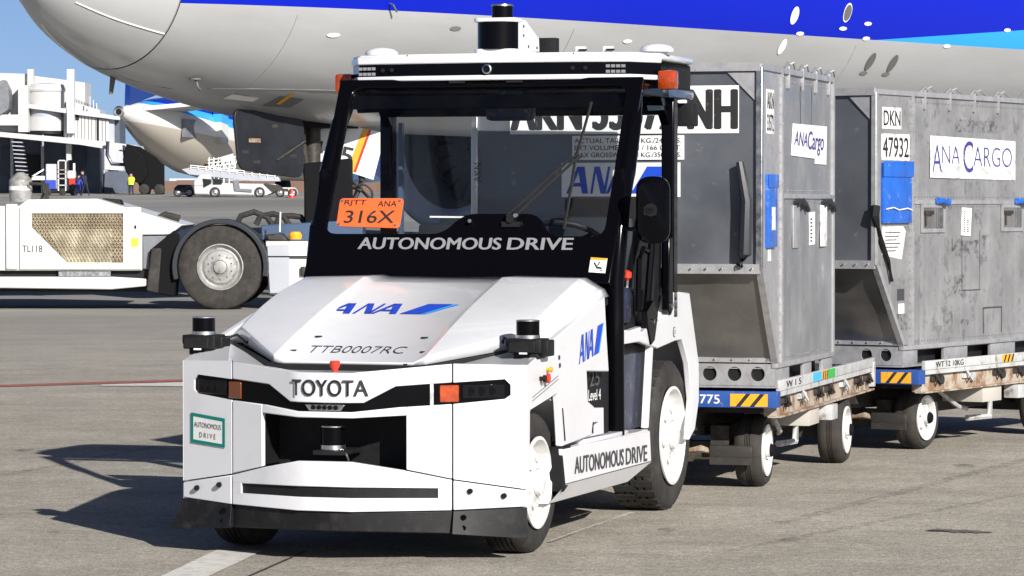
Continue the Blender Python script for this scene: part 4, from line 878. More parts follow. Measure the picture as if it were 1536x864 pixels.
        B().box(0, .003, .66, .675, 1.37, 1.58).build('door_groove', 'door_shade', U); B().box(0, .003, .98, .995, 1.37, 1.58).build('door_groove', 'door_shade', U)
        a = lab('small_label', [(-.20, .64), (-.13, .64), (-.13, .70), (-.20, .70)], 'worn_label', x0=0)
        c = B(); c.tube([(-.10, -.43, 1.15), (-.06, -.45, .95), (-.07, -.44, .68), (-.10, -.425, .62)], [.02, .03, .035, .02], 8); c.build('hanging_strap', 'seat', U)
        # handwritten codes on the left corner post
        text('post_marking', 'AKN', U, 'ink', (-Wd+.045, -.415, 1.05), (0, 0, 1), (-1, 0, 0), .10, .04)
    else:
        for (y0, y1, z0, z1, tx) in ((-.30, -.03, 1.42, 1.55, 'DKN'), (-.31, .09, 1.23, 1.39, '47932')):
            a = lab('code_label', [(y0, z0), (y1, z0), (y1, z1), (y0, z1)], 'worn_label', x0=0); text('code_text', tx, a, 'ink', (.004, y0+.015, z0+.02), (0, 1, 0), ey, y1-y0-.03, z1-z0-.04, bold=.015)
        c = B(); c.box(0, .022, -.32, .09, .85, 1.215, .008); pch = c.build('document_pouch', 'pouch', U); B().box(.022, .03, -.33, .10, 1.13, 1.225, .003).build('pouch_flap', 'pouch', pch)
        c = B(); c.tube([(.03, -.30, .935), (.032, -.2, .945), (.03, -.12, .93), (.032, 0, .94), (.03, .07, .93)], .004, 5); c.build('pouch_tie', 'label', pch)
        a = lab('paper_label', [(-.30, .66), (-.02, .63), (.04, .80), (.0, .83), (-.30, .83)], 'worn_label', x0=0)
        polys('paper_text', [[(-.26, .68+.022*k), (-.10+.01*(k % 3)*3, .68+.022*k), (-.10+.01*(k % 3)*3, .686+.022*k), (-.26, .686+.022*k)] for k in range(6)], a, 'dgrey_txt', lambda y, z: (.0035, y, z))
        a = lab('code_label', [(-.08, .38), (.02, .38), (.02, .45), (-.08, .45)], 'dgrey_txt', x0=0); a = lab('code_label', [(-.06, .30), (.02, .30), (.02, .36), (-.06, .36)], 'label', x0=0)
        a = lab('cargo_sign', [(.40, 1.13), (1.74, 1.122), (1.74, 1.375), (.40, 1.39)], 'worn_label', x0=0)
        for tx, y, z, w, h, bd in (('A', .43, 1.165, .14, .17, -.01), ('NA', .575, 1.22, .27, .11, -.015), ('C', .90, 1.165, .155, .20, .0), ('ARGO', 1.06, 1.205, .62, .125, -.015)):
            text('cargo_text', tx, a, 'violet', (.0035, y, z), (0, 1, 0), ey, w, h, bold=bd)
        for y in (.25, 1.50):
            c = B(); c.plate([(y, .79), (y+.36, .79), (y+.36, .965), (y, .965)], [[(y+.03, .815), (y+.33, .815), (y+.33, .945), (y+.03, .945)]], lambda yy, z: (.006, yy, z), (.006, 0, 0)); lp = c.build('latch_recess', 'alu_frame', U)
            c = B(); c.box(.006, .01, y+.03, y+.33, .815, .945); c.build('recess_back', 'alu_dark', lp)
            c = B(); c.box(.012, .022, y+.22, y+.24, .82, .945); c.box(.012, .022, y+.28, y+.30, .82, .945); c.build('latch_handle', 'silver', lp)
            c = B(); c.box(.010, .03, y+.04, y+.15, .90, .925, .003); c.tube([(.02, y+.05, .90), (.02, y+.05, .83)], .006, 6); c.build('latch_bolt', 'dark_steel', lp)
            c = B(); c.tube([(.015, y+.20, .975), (.04, y+.26, .99), (.045, y+.33, .97), (.03, y+.38, .995)], [.012, .018, .018, .012], 8); c.tube([(.02, y+.22, 1.0), (.045, y+.30, .975), (.02, y+.37, .975)], .012, 6); c.build('latch_tie', 'pouch', U)
        a = lab('barcode_label', [(.86, .77), (1.01, .765), (1.03, .94), (.88, .945)], 'label', x0=.004)
        polys('barcode_text', [[(.90, .79+.014*k), (.925, .79+.014*k), (.925, .796+.014*k), (.90, .796+.014*k)] for k in range(10)] + [[(.95, .79+.014*k), (.98, .79+.014*k), (.98, .796+.014*k), (.95, .796+.014*k)] for k in range(6)], a, 'ink', lambda y, z: (.0075, y, z))
        # old tape lines and stains on the lower door
        polys('tape_outline', [[(.88, .42), (.885, .42), (.885, .77), (.88, .77)], [(1.16, .42), (1.165, .42), (1.165, .80), (1.16, .80)], [(.88, .42), (1.17, .42), (1.17, .425), (.88, .425)], [(1.22, .14), (1.228, .14), (1.228, .30), (1.22, .30)], [(1.22, .30), (1.52, .30), (1.52, .308), (1.22, .308)], [(1.512, .14), (1.52, .14), (1.52, .30), (1.512, .30)]], U, 'dgrey_txt', lambda y, z: (.0055, y, z))
        for (a0, a1, z0, z1) in ((.72, .88, .63, .75), (.88, 1.14, .65, .74), (1.20, 1.27, .60, .77), (.66, .92, .38, .52), (.80, 1.45, 1.42, 1.50), (1.08, 1.20, .84, .93), (.60, .74, .16, .30), (.86, 1.0, .20, .24), (-.12, .06, .2, .3)):
            polys('tape_residue', [[(a0, z0), (a1, z0), (a1, z1), (a0, z1)]], U, 'residue', lambda y, z: (.0062 if z < .97 else .002, y, z))
        c = B(); c.tube([(.01, -.41, .95), (.015, -.43, .90), (.015, -.37, .78), (.02, -.25, .62), (.02, -.20, .50)], [.03, .03, .018, .014, .012], 8); c.build('hanging_strap', 'blackm', U)
    return U
C1 = container('nearer grey air cargo container with white registration plate, directly behind the tow tractor', (1.382, 18.335, .578), radians(-16), 1)
C2 = container('rear dented grey air cargo container with large cargo lettering at the right edge', (2.379, 21.31, .55), radians(-31), 2)

# ================================================================== AIRLINER OVERHEAD
AH = radians(40)
A = thing('airliner', 'large grey-bellied airliner nose with blue upper side filling the top of the picture', 'airliner', (-6.9, 50, 0), -AH)
A_inv = (Matrix.Translation((-6.9, 50, 0)) @ Matrix.Rotation(-AH, 4, 'Z')).inverted()
def air(X, Y, Z): return tuple(A_inv @ Vector((X, Y, Z)))
SX = [0, .05, .15, .5, 1, 1.9, 3, 4.5, 6, 7.5, 9.5]
SW = [0, .25, .45, .85, 1.22, 1.72, 2.15, 2.6, 2.87, 3.02, 3.1]
SB = [4.9, 4.66, 4.45, 4.1, 3.78, 3.4, 3.12, 2.86, 2.74, 2.68, 2.65]
ST = [4.9, 5.12, 5.3, 5.6, 5.95, 6.5, 7.05, 7.9, 8.5, 8.75, 8.85]
SC = [4.9, 4.9, 4.9, 4.92, 4.95, 5.05, 5.2, 5.4, 5.6, 5.7, 5.75]
def smooth_ip(Y):
    # monotone cubic through the stations
    n = len(SX); d = [(Y[i+1]-Y[i])/(SX[i+1]-SX[i]) for i in range(n-1)]
    m = [d[0]] + [0 if d[i-1]*d[i] <= 0 else 2*d[i-1]*d[i]/(d[i-1]+d[i]) for i in range(1, n-1)] + [0]
    def f(s):
        if s >= SX[-1]: return Y[-1]
        i = max(k for k in range(n-1) if SX[k] <= s); h = SX[i+1]-SX[i]; t = (s-SX[i])/h
        return (2*t**3-3*t*t+1)*Y[i]+(t**3-2*t*t+t)*h*m[i]+(-2*t**3+3*t*t)*Y[i+1]+(t**3-t*t)*h*m[i+1]
    return f
fW, fB, fT, fC = map(smooth_ip, (SW, SB, ST, SC))
def hull(s, th, off=0):
    w, c_ = fW(s)+off, fC(s); z = c_ + ((fT(s)-c_+off) if sin(th) > 0 else (c_-fB(s)+off))*sin(th)
    return (w*cos(th), s, z)
def loft(b, s_list, n=72, off=0, th0=0, th1=2*pi, closed=True):
    prev = None
    for s in s_list:
        k = n if closed else n+1
        cur = [b.bm.verts.new(hull(s, th0+(th1-th0)*i/n, off)) for i in range(k)]
        if prev:
            for i in range(n): b.bm.faces.new([prev[i], prev[(i+1) % k], cur[(i+1) % k], cur[i]])
        prev = cur
    return prev
M['livery'] = livery('airliner_livery', (0, 0, (.42, .425, .42), [(-99, 0, (.03, .33, .85)), (4.42-.075*17.3, .075, (.001, .012, .42))]))
# grey below the paint line
t = M['livery'].node_tree; p_ = t.nodes['Principled BSDF']; src = p_.inputs['Base Color'].links[0].from_socket
sp = nd(t, 'ShaderNodeSeparateXYZ'); tcn = nd(t, 'ShaderNodeTexCoord'); t.links.new(tcn.outputs['Object'], sp.inputs[0])
lt = nd(t, 'ShaderNodeMath', operation='LESS_THAN'); t.links.new(sp.outputs['Z'], lt.inputs[0]); lt.inputs[1].default_value = 4.42
mx = nd(t, 'ShaderNodeMix', data_type='RGBA'); t.links.new(lt.outputs[0], mx.inputs[0]); t.links.new(src, mx.inputs[6])
nz = nd(t, 'ShaderNodeTexNoise', Scale=.7, Detail=9.0, Roughness=.65); mpn = nd(t, 'ShaderNodeMapping'); mpn.inputs['Scale'].default_value = (1, .25, 1.4); t.links.new(tcn.outputs['Object'], mpn.inputs[0]); t.links.new(mpn.outputs[0], nz.inputs['Vector'])
cr = nd(t, 'ShaderNodeMix', data_type='RGBA'); mr_ = nd(t, 'ShaderNodeMapRange'); mr_.inputs[1].default_value = .35; mr_.inputs[2].default_value = .7; t.links.new(nz.outputs['Fac'], mr_.inputs[0]); t.links.new(mr_.outputs[0], cr.inputs[0])
cr.inputs[6].default_value = (.40, .41, .415, 1); cr.inputs[7].default_value = (.33, .33, .33, 1); t.links.new(cr.outputs[2], mx.inputs[7]); t.links.new(mx.outputs[2], p_.inputs['Base Color'])
p_.inputs['Roughness'].default_value = .3; p_.inputs['Coat Weight'].default_value = .12; p_.inputs['Specular IOR Level'].default_value = .35
M['radome'] = mat('radome_grey', (.40, .41, .415), .3, coat=.3, var=(.6, .04), dirt=((.32, .31, .29), 1.2, .5, .75, .35))
b = B(); b0 = loft(b, [.001, .02, .05, .1, .18, .3, .45, .6, .8, 1.0, 1.2, 1.4, 1.585]); b.build('radome', 'radome', A, smooth=60)
b = B(); loft(b, [1.61, 1.75, 1.95, 2.25, 2.6, 3, 3.4, 3.8, 4.2, 4.7, 5.2, 5.8, 6.4, 7, 7.8, 8.6, 9.5, 12, 16, 22, 30, 45, 62]); b.build('fuselage', 'livery', A, smooth=60)
M['seamgrey'] = mat('panel_sealant', (.17, .17, .165), .6)
b = B(); loft(b, [1.585, 1.61], off=-.012); b.build('radome_seam', 'seamgrey', A, smooth=60)
def on(s, z, off=.01):   # point on the camera-side skin at height z
    c_ = fC(s); r = (c_-fB(s)) if z < c_ else (fT(s)-c_); sn = max(-1, min(1, (z-c_)/r)); return Vector(hull(s, math.asin(sn), off))
def skin_patch(name, pts, m, off=.008):
    c = B(); c.face([on(s, z, off) for s, z in pts]); return c.build(name, m, A, smooth=0, recalc=False)
# lightning strips on the radome, panel lines, ports and small vents
for (th, s0, s1) in ((-.75, .40, 1.58), (-1.9, .5, 1.55), (-2.6, .5, 1.55)):
    b = B(); b.tube([hull(s0+(s1-s0)*k/14, th, .006) for k in range(15)], .010, 6); b.build('diverter_strip', 'label', A)
def panel_line(pts, r=.008): B().tube([on(s, z, .0) for s, z in pts], r, 5).build('panel_line', 'seamgrey', A)
for z in (3.25,): panel_line([(1.5+.5*k, z+.0*k) for k in range(10)])
for s in (3.4, 9.0, 16.8, 23): panel_line([(s, 2.9+.14*k) for k in range(11)], .004)
def port(s, z, r, m, rim=None):
    if rim: skin_patch('port_rim', [(s+r*1.18*.72*cos(2*pi*k/20), z+r*1.18*sin(2*pi*k/20)) for k in range(20)], rim, .006)
    skin_patch('drain_port', [(s+r*.72*cos(2*pi*k/20), z+r*sin(2*pi*k/20)) for k in range(20)], m, .012)
M['portdark'] = mat('port_grille', (.12, .12, .11), .6)
port(14.68, 4.74, .15, 'label'); port(14.65, 4.22, .13, 'label'); port(16.21, 4.85, .14, 'portdark', 'label'); port(17.45, 4.06, .15, 'portdark'); port(18.16, 4.05, .15, 'portdark')
for s, z, m in ((16.2, 4.58, 'label'), (16.9, 4.69, 'label'), (17.44, 3.86, 'seamgrey'), (18.14, 3.86, 'seamgrey'), (10.44, 4.16, 'label'), (4.11, 4.04, 'label'), (6.36, 4.21, 'seamgrey'), (21.41, 4.75, 'label'), (15.0, 4.45, 'label'), (17.0, 4.44, 'label'), (19.6, 4.4, 'label')):
    skin_patch('skin_marking', [(s+.12*cos(2*pi*k/8), z+.035*sin(2*pi*k/8)) for k in range(8)], m, .012)
skin_patch('access_panel', [(4.05, 3.02), (4.5, 3.0), (4.5, 3.12), (4.05, 3.16)], 'seamgrey', .01); skin_patch('warning_marking', [(4.16, 3.06), (4.24, 3.05), (4.22, 3.2), (4.14, 3.2)], 'yellow', .016)
skin_patch('access_panel', [(3.35, 3.12), (3.8, 3.08), (3.8, 3.13), (3.35, 3.18)], 'label', .01)
p = on(2.55, 3.38); c = B(); c.lathe([(.09, -.01), (.09, .015)], p, 'z', 16); c.tube([p, p+Vector((.05, .0, -.10)), p+Vector((.05, .05, -.16))], .018, 8); c.build('air_data_probe', 'portdark', A)
p = on(4.91, 4.52); c = B(); c.tube([p, p+Vector((.08, -.02, -.02)), p+Vector((.08, .06, -.12))], .015, 8); c.build('air_data_probe', 'portdark', A)
p = Vector(hull(1.9, -1.75)); c = B(); c.prism([(0, .02), (.10, .02), (.03, -.27), (-.03, -.27)], 'x', -.012, .012)
for v in c.bm.verts: v.co += p
c.build('drain_mast', 'portdark', A)
# nose gear
c = B(); c.tube([(0, 5.9, 3.1), (0, 5.9, .75)], .13, 14); c.tube([(0, 5.9, .9), (0, 5.9, .5)], .09, 12); c.tube([(0, 5.6, 2.9), (0, 5.86, 1.6)], .06, 8); c.lathe([(.07, -.42), (.07, .42)], (0, 5.9, .53), 'x', 12); c.tube([(0, 5.75, 1.3), (.0, 5.6, .95), (0, 5.8, .65)], .05, 8); c.build('nose_gear_strut', 'dark_steel', A)
for s_ in (-1, 1): make_wheel(A, (s_*.40, 5.9, .53), .53, .30, .27, s_, 'rubber', 'silver', bolts=8, name='nose_wheel')
c = B()
for s_, x in ((1, .45),):
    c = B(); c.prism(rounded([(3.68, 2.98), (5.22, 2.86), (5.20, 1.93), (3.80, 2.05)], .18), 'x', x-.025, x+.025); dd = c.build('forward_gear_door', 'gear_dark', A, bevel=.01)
    if s_ > 0:
        B().box(x+.026, x+.03, 4.0, 4.25, 2.47, 2.53).build('door_placard', 'rust', dd); c = B(); c.tube([(x+.03, 4.6, 2.2), (x+.05, 5.2, 2.5), (.1, 5.6, 2.7)], .02, 6); c.build('door_rod', 'dark_steel', dd)
        for (yy, zz) in ((3.85, 2.3), (4.5, 2.7), (4.9, 2.25), (4.1, 2.15)): B().box(x+.026, x+.029, yy, yy+.14, zz, zz+.05).build('door_fitting', 'dark_steel', dd)
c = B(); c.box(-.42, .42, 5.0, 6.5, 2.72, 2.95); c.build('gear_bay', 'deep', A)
dw = [(-2.93, 2.86), (-1.98, 2.65), (-2.17, 1.92), (-3.13, 2.23)]
c = B(); c.plate(dw, [], lambda x, z: air(x, 54.8, z), tuple(Vector(air(0, 54.86, 0))-Vector(air(0, 54.8, 0)))); dr = c.build('aft_gear_door', 'gearwhite', A)
exw = Vector(air(1, 54.8, -.22)) - Vector(air(0, 54.8, 0)); eyw_ = Vector(air(.22, 54.8, 1)) - Vector(air(0, 54.8, 0))
text('door_number', '465', dr, 'ink', air(-3.20, 54.78, 2.30), exw, eyw_, .70, .27, bold=.01)
polys('door_stripe', [[(-2.33, 2.722), (-2.24, 2.705), (-2.48, 2.045), (-2.58, 2.075)]], dr, 'yellow', lambda x, z: air(x, 54.79, z)); polys('door_stripe', [[(-2.24, 2.705), (-2.20, 2.695), (-2.44, 2.035), (-2.48, 2.045)]], dr, 'red', lambda x, z: air(x, 54.79, z))
c = B(); c.tube([air(-2.45, 54.9, 2.6), air(-2.35, 54.9, 1.9), air(-2.6, 54.7, 1.3)], .05, 8); c.tube([air(-2.9, 54.9, 2.0), air(-2.35, 54.8, 1.75)], .035, 8); c.tube([air(-2.5, 54.9, 1.9), air(-2.2, 54.9, 1.6), air(-2.3, 54.9, 1.2)], .03, 8); c.build('gear_linkage', 'dark_steel', A)
c = B(); c.tube([air(-2.35+.17*cos(2*pi*k/16), 54.7, 1.68+.17*sin(2*pi*k/16)) for k in range(17)], .02, 6, cap=False); c.build('cable_loop', 'dark_steel', A)
# engine on the far wing, wing, hidden main gear
EN = (-9.6, 19.9, 2.75)
pr = [(1.30, .35), (1.42, .12), (1.55, .0), (1.66, .03), (1.76, .18), (1.86, .6), (1.93, 1.4), (1.93, 2.6), (1.80, 3.8), (1.5, 5.0), (1.35, 5.4)]
c = B(); c.lathe([(r, h) for r, h in pr[4:]], EN, 'y', 56, cap=False); en = c.build('engine_cowl', 'eng', A, smooth=50)
c = B(); c.lathe([(r, h) for r, h in pr[:5]], EN, 'y', 56, cap=False); c.build('intake_lip', 'bridge_g', en, smooth=60)
c = B(); c.lathe([(1.30, .35), (1.33, 1.0), (1.35, 1.5)], EN, 'y', 48, cap=False); c.build('intake_duct', 'door_shade', en, smooth=60)
c = B(); c.lathe([(.02, .85), (.2, 1.0), (.38, 1.4)], EN, 'y', 24, cap=False); c.lathe([(1.34, 1.45), (.3, 1.5)], EN, 'y', 48, cap=False); c.build('fan_hub', 'blackm', en)
for k in range(22):
    a = 2*pi*k/22; c = B(); M4 = Matrix.Translation(EN) @ Matrix.Rotation(a, 4, 'Y'); c.bar(M4 @ Vector((.35, 1.38, 0)), M4 @ Vector((1.32, 1.35, .1)), .03, .22); c.build('fan_blade', 'dark_steel', en)
c = B(); c.prism([(23.5, 4.65), (30, 4.2), (29, 4.7), (24, 4.9)], 'x', -9.75, -9.45); c.build('engine_pylon', 'fuse', A)
c = B(); lo = [(-2.9, 20, 3.5), (-2.9, 33, 3.3), (-30, 43, 5.6), (-30, 39.5, 5.7)]; hi = [(x, y, z+.35 + (.5 if abs(x) < 5 else 0)) for x, y, z in lo]
v1 = [c.bm.verts.new(q) for q in lo]; v2 = [c.bm.verts.new(q) for q in hi]; c.bm.faces.new(v1); c.bm.faces.new(v2[::-1]); [c.bm.faces.new([v1[i], v2[i], v2[(i+1) % 4], v1[(i+1) % 4]]) for i in range(4)]; c.build('wing', 'fuse', A, bevel=.1)

# ================================================================== AIRCRAFT PUSHBACK TRACTOR (side on)
PT = thing('pushback_tractor', 'low white aircraft pushback tractor with tan radiator grille and huge rear wheel', 'pushback tractor', (-7.4746, 51.1, 0))
kx = 51.1/5250
def K(px, py): return (px*kx, 1.5-(py-310)*kx)
def slab(name, pts, m, y0, y1, parent=PT, bevel=.02, KK=K):
    c = B(); c.prism([KK(*p) for p in pts], 'y', y0, y1); return c.build(name, m, parent, bevel=bevel)
slab('body', [(-230, 309), (9, 309), (28, 309), (42, 299), (145, 298), (274, 337), (255, 352), (213, 352), (213, 406), (-230, 406)], 'tug_white', 0, 2.2)
slab('front_column', [(9, 306), (27, 306), (27, 404), (9, 404)], 'tug_white', -.05, .0)
c = B(); c.plate([K(*p) for p in ((30, 311), (212, 311), (212, 404), (30, 404))], [[K(*p) for p in ((48, 320), (185, 320), (185, 394), (101, 394), (48, 341))]], lambda x, z: (x, -.04, z), (0, .04, 0)); c.build('side_panel', 'tug_white', PT, bevel=.006)
slab('radiator_core', [(48, 320), (185, 320), (185, 394), (101, 394), (48, 341)], 'tug_grille', -.012, -.004, bevel=0)
slab('radiator_core', [(72, 345), (168, 343), (168, 394), (101, 394)], 'mesh_tan', -.016, -.012, bevel=0)
# expanded-metal mesh over the radiator: one joined part
c = B()
def inside(px, py): return 48 < px < 185 and 320 < py < 394 and (py-341) < (px-48)*53/53
for i in range(-8, 36):
    for sg in (1, -1):
        x0 = 48 + i*5.2
        pts = []
        for j in range(0, 76, 2):
            px = x0 + sg*j*.55 + (0 if sg > 0 else 41); py = 320 + j
            if inside(px, py): pts.append(K(px, py))
        if len(pts) > 2: c.bar((pts[0][0], -.03, pts[0][1]), (pts[-1][0], -.03, pts[-1][1]), .006, .010)
struct(c.build('mesh_grille', 'mesh_tan', PT, smooth=0), 'stuff')
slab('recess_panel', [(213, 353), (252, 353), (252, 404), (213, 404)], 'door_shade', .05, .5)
slab('bumper_beam', [(-230, 415), (168, 415), (220, 418), (220, 429), (168, 434), (-230, 429)], 'tug_white', -.12, .1)
slab('underframe_fill', [(-230, 404), (225, 404), (225, 438), (-230, 438)], 'blackm', .1, 2.0)  # black slab under the body, standing in for its dark shade
slab('louvre', [(88, 407), (166, 407), (166, 414), (88, 414)], 'silver', -.02, .02, bevel=0)
slab('data_sticker', [(197, 357), (208, 357), (208, 370), (197, 370)], 'hivis', -.046, -.04, bevel=0); slab('data_sticker', [(196, 327), (209, 327), (209, 332), (196, 332)], 'label', -.046, -.04, bevel=0)
slab('body_plug', [(202, 338), (205, 338), (205, 343), (202, 343)], 'blackm', -.046, -.04, bevel=0)
x, z = K(34, 378); text('fleet_number', 'TL118', PT, 'ink', (x, -.043, z), (1, 0, 0), (0, 0, 1), 30*kx, 10*kx, bold=.01)
cx, cz = K(331, 400)
c = B(); c.prism([(cx+r*cos(radians(a)), cz+r*sin(radians(a))) for r, a in [(.70, a) for a in range(-12, 200, 8)] + [(.628, a) for a in range(196, -13, -8)]], 'y', -.15, .55); c.build('wheel_arch', 'seat', PT, bevel=.012)
slab('arch_skirt', [(225, 375), (262, 345), (270, 352), (262, 445), (232, 440), (222, 420)], 'deep', -.05, .5); slab('arch_box', [(250, 352), (300, 336), (272, 372), (262, 400), (262, 440), (246, 440)], 'navy', -.02, .5)
slab('mud_flap', [(228, 372), (243, 372), (238, 440), (220, 436)], 'rubber', -.1, -.06)
for (px, y, nm) in ((331, -.10, 'rear_wheel'), (331, 2.2, 'rear_wheel'), (-120, .2, 'front_wheel')):
    h = B(); X_, Z_ = K(px, 0)[0], .62; Rr = .62
    tmp = make_wheel(PT, (0, 0, 0), Rr, .42, .335, -1 if y < 1 else 1, 'dusty', 'hubgrey', bolts=10, name=nm)
    tmp.rotation_euler = (0, 0, radians(90)); tmp.location = (X_, y, Z_)
slab('rear_body', [(397, 362), (540, 362), (540, 442), (402, 442)], 'tug_white', .15, 2.1); slab('rear_shaded_face', [(400, 368), (433, 366), (433, 440), (404, 440)], 'bridge_g', .10, .148, bevel=.005)  # grey slab paints the rear body's shaded left face
slab('body_groove', [(398, 384), (540, 384), (540, 386), (398, 386)], 'blackm', .095, .15, bevel=0); slab('deck', [(385, 338), (540, 330), (540, 362), (385, 362)], 'visor', .9, 2.0)
slab('door_latch', [(450, 400), (458, 400), (458, 414), (450, 414)], 'dark_steel', .08, .15)
c = B(); c.lathe([(.16, K(0, 303)[1]), (.17, K(0, 300)[1]), (.17, K(0, 270)[1]), (.12, K(0, 264)[1]), (.05, K(0, 258)[1])], (K(24, 0)[0], .5, 0), 'z', 24); ex = c.build('exhaust_canister', 'hubgrey', PT)
B().lathe([(.172, K(0, 285)[1]), (.172, K(0, 279)[1])], (K(24, 0)[0], .5, 0), 'z', 24).build('canister_label', 'label', ex)
c = B()
for k, dx in enumerate((0, 4, 8, 13)): c.tube([(K(40+dx, 0)[0], .3+.1*k, K(0, 275)[1]), (K(60+dx*.3, 0)[0], .3+.1*k, K(0, 276)[1]), (K(62, 0)[0], .3+.1*k, K(0, 290)[1]), (K(52+dx, 0)[0], .3+.1*k, K(0, 306)[1])], .025, 7)
c.build('coolant_hose', 'rubber', PT)
slab('rear_view_box', [(145, 297), (172, 299), (176, 308), (150, 301)], 'blackm', .6, 1.0)
c = B()
for k in range(3): c.tube([(K(345+30*k, 0)[0], 1.2, K(0, 338)[1]), (K(352+30*k, 0)[0], 1.2, K(0, 324)[1]), (K(372+30*k, 0)[0], 1.2, K(0, 318+3*k)[1]), (K(392+26*k, 0)[0], 1.2, K(0, 326)[1]), (K(400+26*k, 0)[0], 1.2, K(0, 338)[1])], .045, 8)
c.tube([(K(225, 0)[0], .8, K(0, 330)[1]), (K(240, 0)[0], .8, K(0, 322)[1]), (K(262, 0)[0], .8, K(0, 328)[1])], .05, 8); c.build('deck_hose', 'rubber', PT)
c = B(); c.lathe([(.09, -.06), (.10, .0), (.07, .05)], (K(441, 0)[0], .3, K(0, 353)[1]), 'z', 16); c.build('warning_lamp', 'yellow', PT)
c = B(); c.tube([(K(417, 0)[0], .4, K(0, 348)[1]), (K(418, 0)[0], .4, K(0, 318)[1])], .012, 6); c.build('marker_rod', 'label', PT)
c = B(); c.prism([K(400, 362), K(395, 352), K(420, 350), K(432, 362)], 'y', .3, .9); c.build('winch_cover', 'dark_steel', PT, bevel=.03)

# ================================================================== FAR SIDE OF THE APRON
def at(px, py, Y): return Vector(((px-768)/5250*Y, Y, 1.5-(py-310)/5250*Y))
def fslab(name, pts, m, Y, th, parent, bevel=0):
    """upright slab of real thickness standing at distance Y, in its thing's own frame"""
    o = parent.location if parent else Vector((0, 0, 0)); c = B(); c.prism([((at(px, py, Y)-o).x, (at(px, py, Y)-o).z) for px, py in pts], 'y', Y-o.y, Y-o.y+th); return c.build(name, m, parent, bevel=bevel, smooth=0)
# parked second airliner: tail end
TA = thing('parked_airliner', 'distant parked airliner seen from its tail, blue and white with beige belly', 'airliner', (-22.97, 205, 1.41), radians(-15))
TA.scale = (1.367, 1.367, 1.367); zt0 = 4.12
tx = [0, .3, 1, 2.5, 4.5, 6.5, 8.5, 10.5, 14, 36]; tr = [.16, .24, .42, .78, 1.2, 1.53, 1.76, 1.86, 1.88, 1.88]; tz = [zt0, zt0-.02, zt0-.08, zt0-.25, zt0-.48, zt0-.68, zt0-.82, zt0-.88, zt0-.9, zt0-.9]
M['tail'] = mat('parked_livery', (.7, .7, .7), .35, coat=.3); t = M['tail'].node_tree; p_ = t.nodes['Principled BSDF']
tcn = nd(t, 'ShaderNodeTexCoord'); sp = nd(t, 'ShaderNodeSeparateXYZ'); t.links.new(tcn.outputs['Object'], sp.inputs[0]); last = None
for (a, b_, colr) in ((-99, 0, (.42, .385, .33)), (3.8, -.08, (.62, .62, .60)), (4.8, -.126, (.04, .33, .85)), (4.95, -.097, (.004, .025, .34)), (5.3, -.055, (.70, .70, .70))):
    ml = nd(t, 'ShaderNodeMath', operation='MULTIPLY_ADD'); t.links.new(sp.outputs['Y'], ml.inputs[0]); ml.inputs[1].default_value = b_; ml.inputs[2].default_value = a
    gt = nd(t, 'ShaderNodeMath', operation='GREATER_THAN'); t.links.new(sp.outputs['Z'], gt.inputs[0]); t.links.new(ml.outputs[0], gt.inputs[1])
    mx = nd(t, 'ShaderNodeMix', data_type='RGBA'); t.links.new(gt.outputs[0], mx.inputs[0]); mx.inputs[7].default_value = (*colr, 1)
    if last: t.links.new(last, mx.inputs[6])
    else: mx.inputs[6].default_value = (*colr, 1)
    last = mx.outputs[2]
t.links.new(last, p_.inputs['Base Color'])
c = B(); prev = None
for y, r, z in zip(tx, tr, tz):
    cur = [c.bm.verts.new((r*cos(2*pi*k/40), y, z+r*sin(2*pi*k/40))) for k in range(40)]
    if prev: [c.bm.faces.new([prev[i], prev[(i+1) % 40], cur[(i+1) % 40], cur[i]]) for i in range(40)]
    prev = cur
c.build('fuselage', 'tail', TA, smooth=60)
c = B(); c.lathe([(.22, .02), (.26, -.05), (.2, -.12), (.13, -.1), (.12, .2)], (0, 0, zt0), 'y', 24); c.build('exhaust_cone', 'silver', TA); B().lathe([(.12, -.11), (.12, -.09)], (0, 0, zt0), 'y', 20).build('exhaust_opening', 'blackm', TA)
c = B(); c.prism([(.9, zt0+.3), (6.8, zt0+1.3), (3.9, zt0+7), (1.6, zt0+7)], 'x', -.12, .12); c.build('tail_fin', 'eng', TA)
for s_ in (1,):
    v = [(s_*.5, 1.6, zt0+.10), (s_*.9, 4.9, zt0+.1), (s_*6.0, 6.4, zt0+.75), (s_*6.0, 5.0, zt0+.75)]; c = B(); lo = [c.bm.verts.new(q) for q in v]; hi = [c.bm.verts.new((q[0], q[1], q[2]+.18)) for q in v]; c.bm.faces.new(lo); c.bm.faces.new(hi[::-1]); [c.bm.faces.new([lo[i], hi[i], hi[(i+1) % 4], lo[(i+1) % 4]]) for i in range(4)]; c.build('tailplane', 'bridge_w', TA)
c = B(); c.box(1.2, 1.36, 4.4, 5.8, zt0-1.0, zt0-.2); c.build('tail_access_panel', 'door_shade', TA)
for k in range(26):
    y = 9.5+k*.75; B().box(1.80, 1.90, y, y+.26, tz[-1]+.42, tz[-1]+.72).build('cabin_window', 'portdark', TA)
B().box(1.5, 1.9, 7.6, 8.5, tz[-1]-.3, tz[-1]+1.3).build('rear_door', 'tail', TA)
for yy, zz in ((8.2, -1.5), (10.2, -1.5)): c = B(); c.bar((1.1, yy, zt0-2.35), (1.55, yy+.9, zt0-1.9), .05, .16); c.build('drain_mast', 'blackm', TA)
c = B(); c.tube([(-1.8, 27, 0.9), (-1.8, 27, 2.2)], .12, 8); c.lathe([(.4, -.3), (.42, -.1), (.42, .1), (.4, .3)], (-1.8, 27, 1.05), 'x', 20); c.build('main_gear', 'rubber', TA)

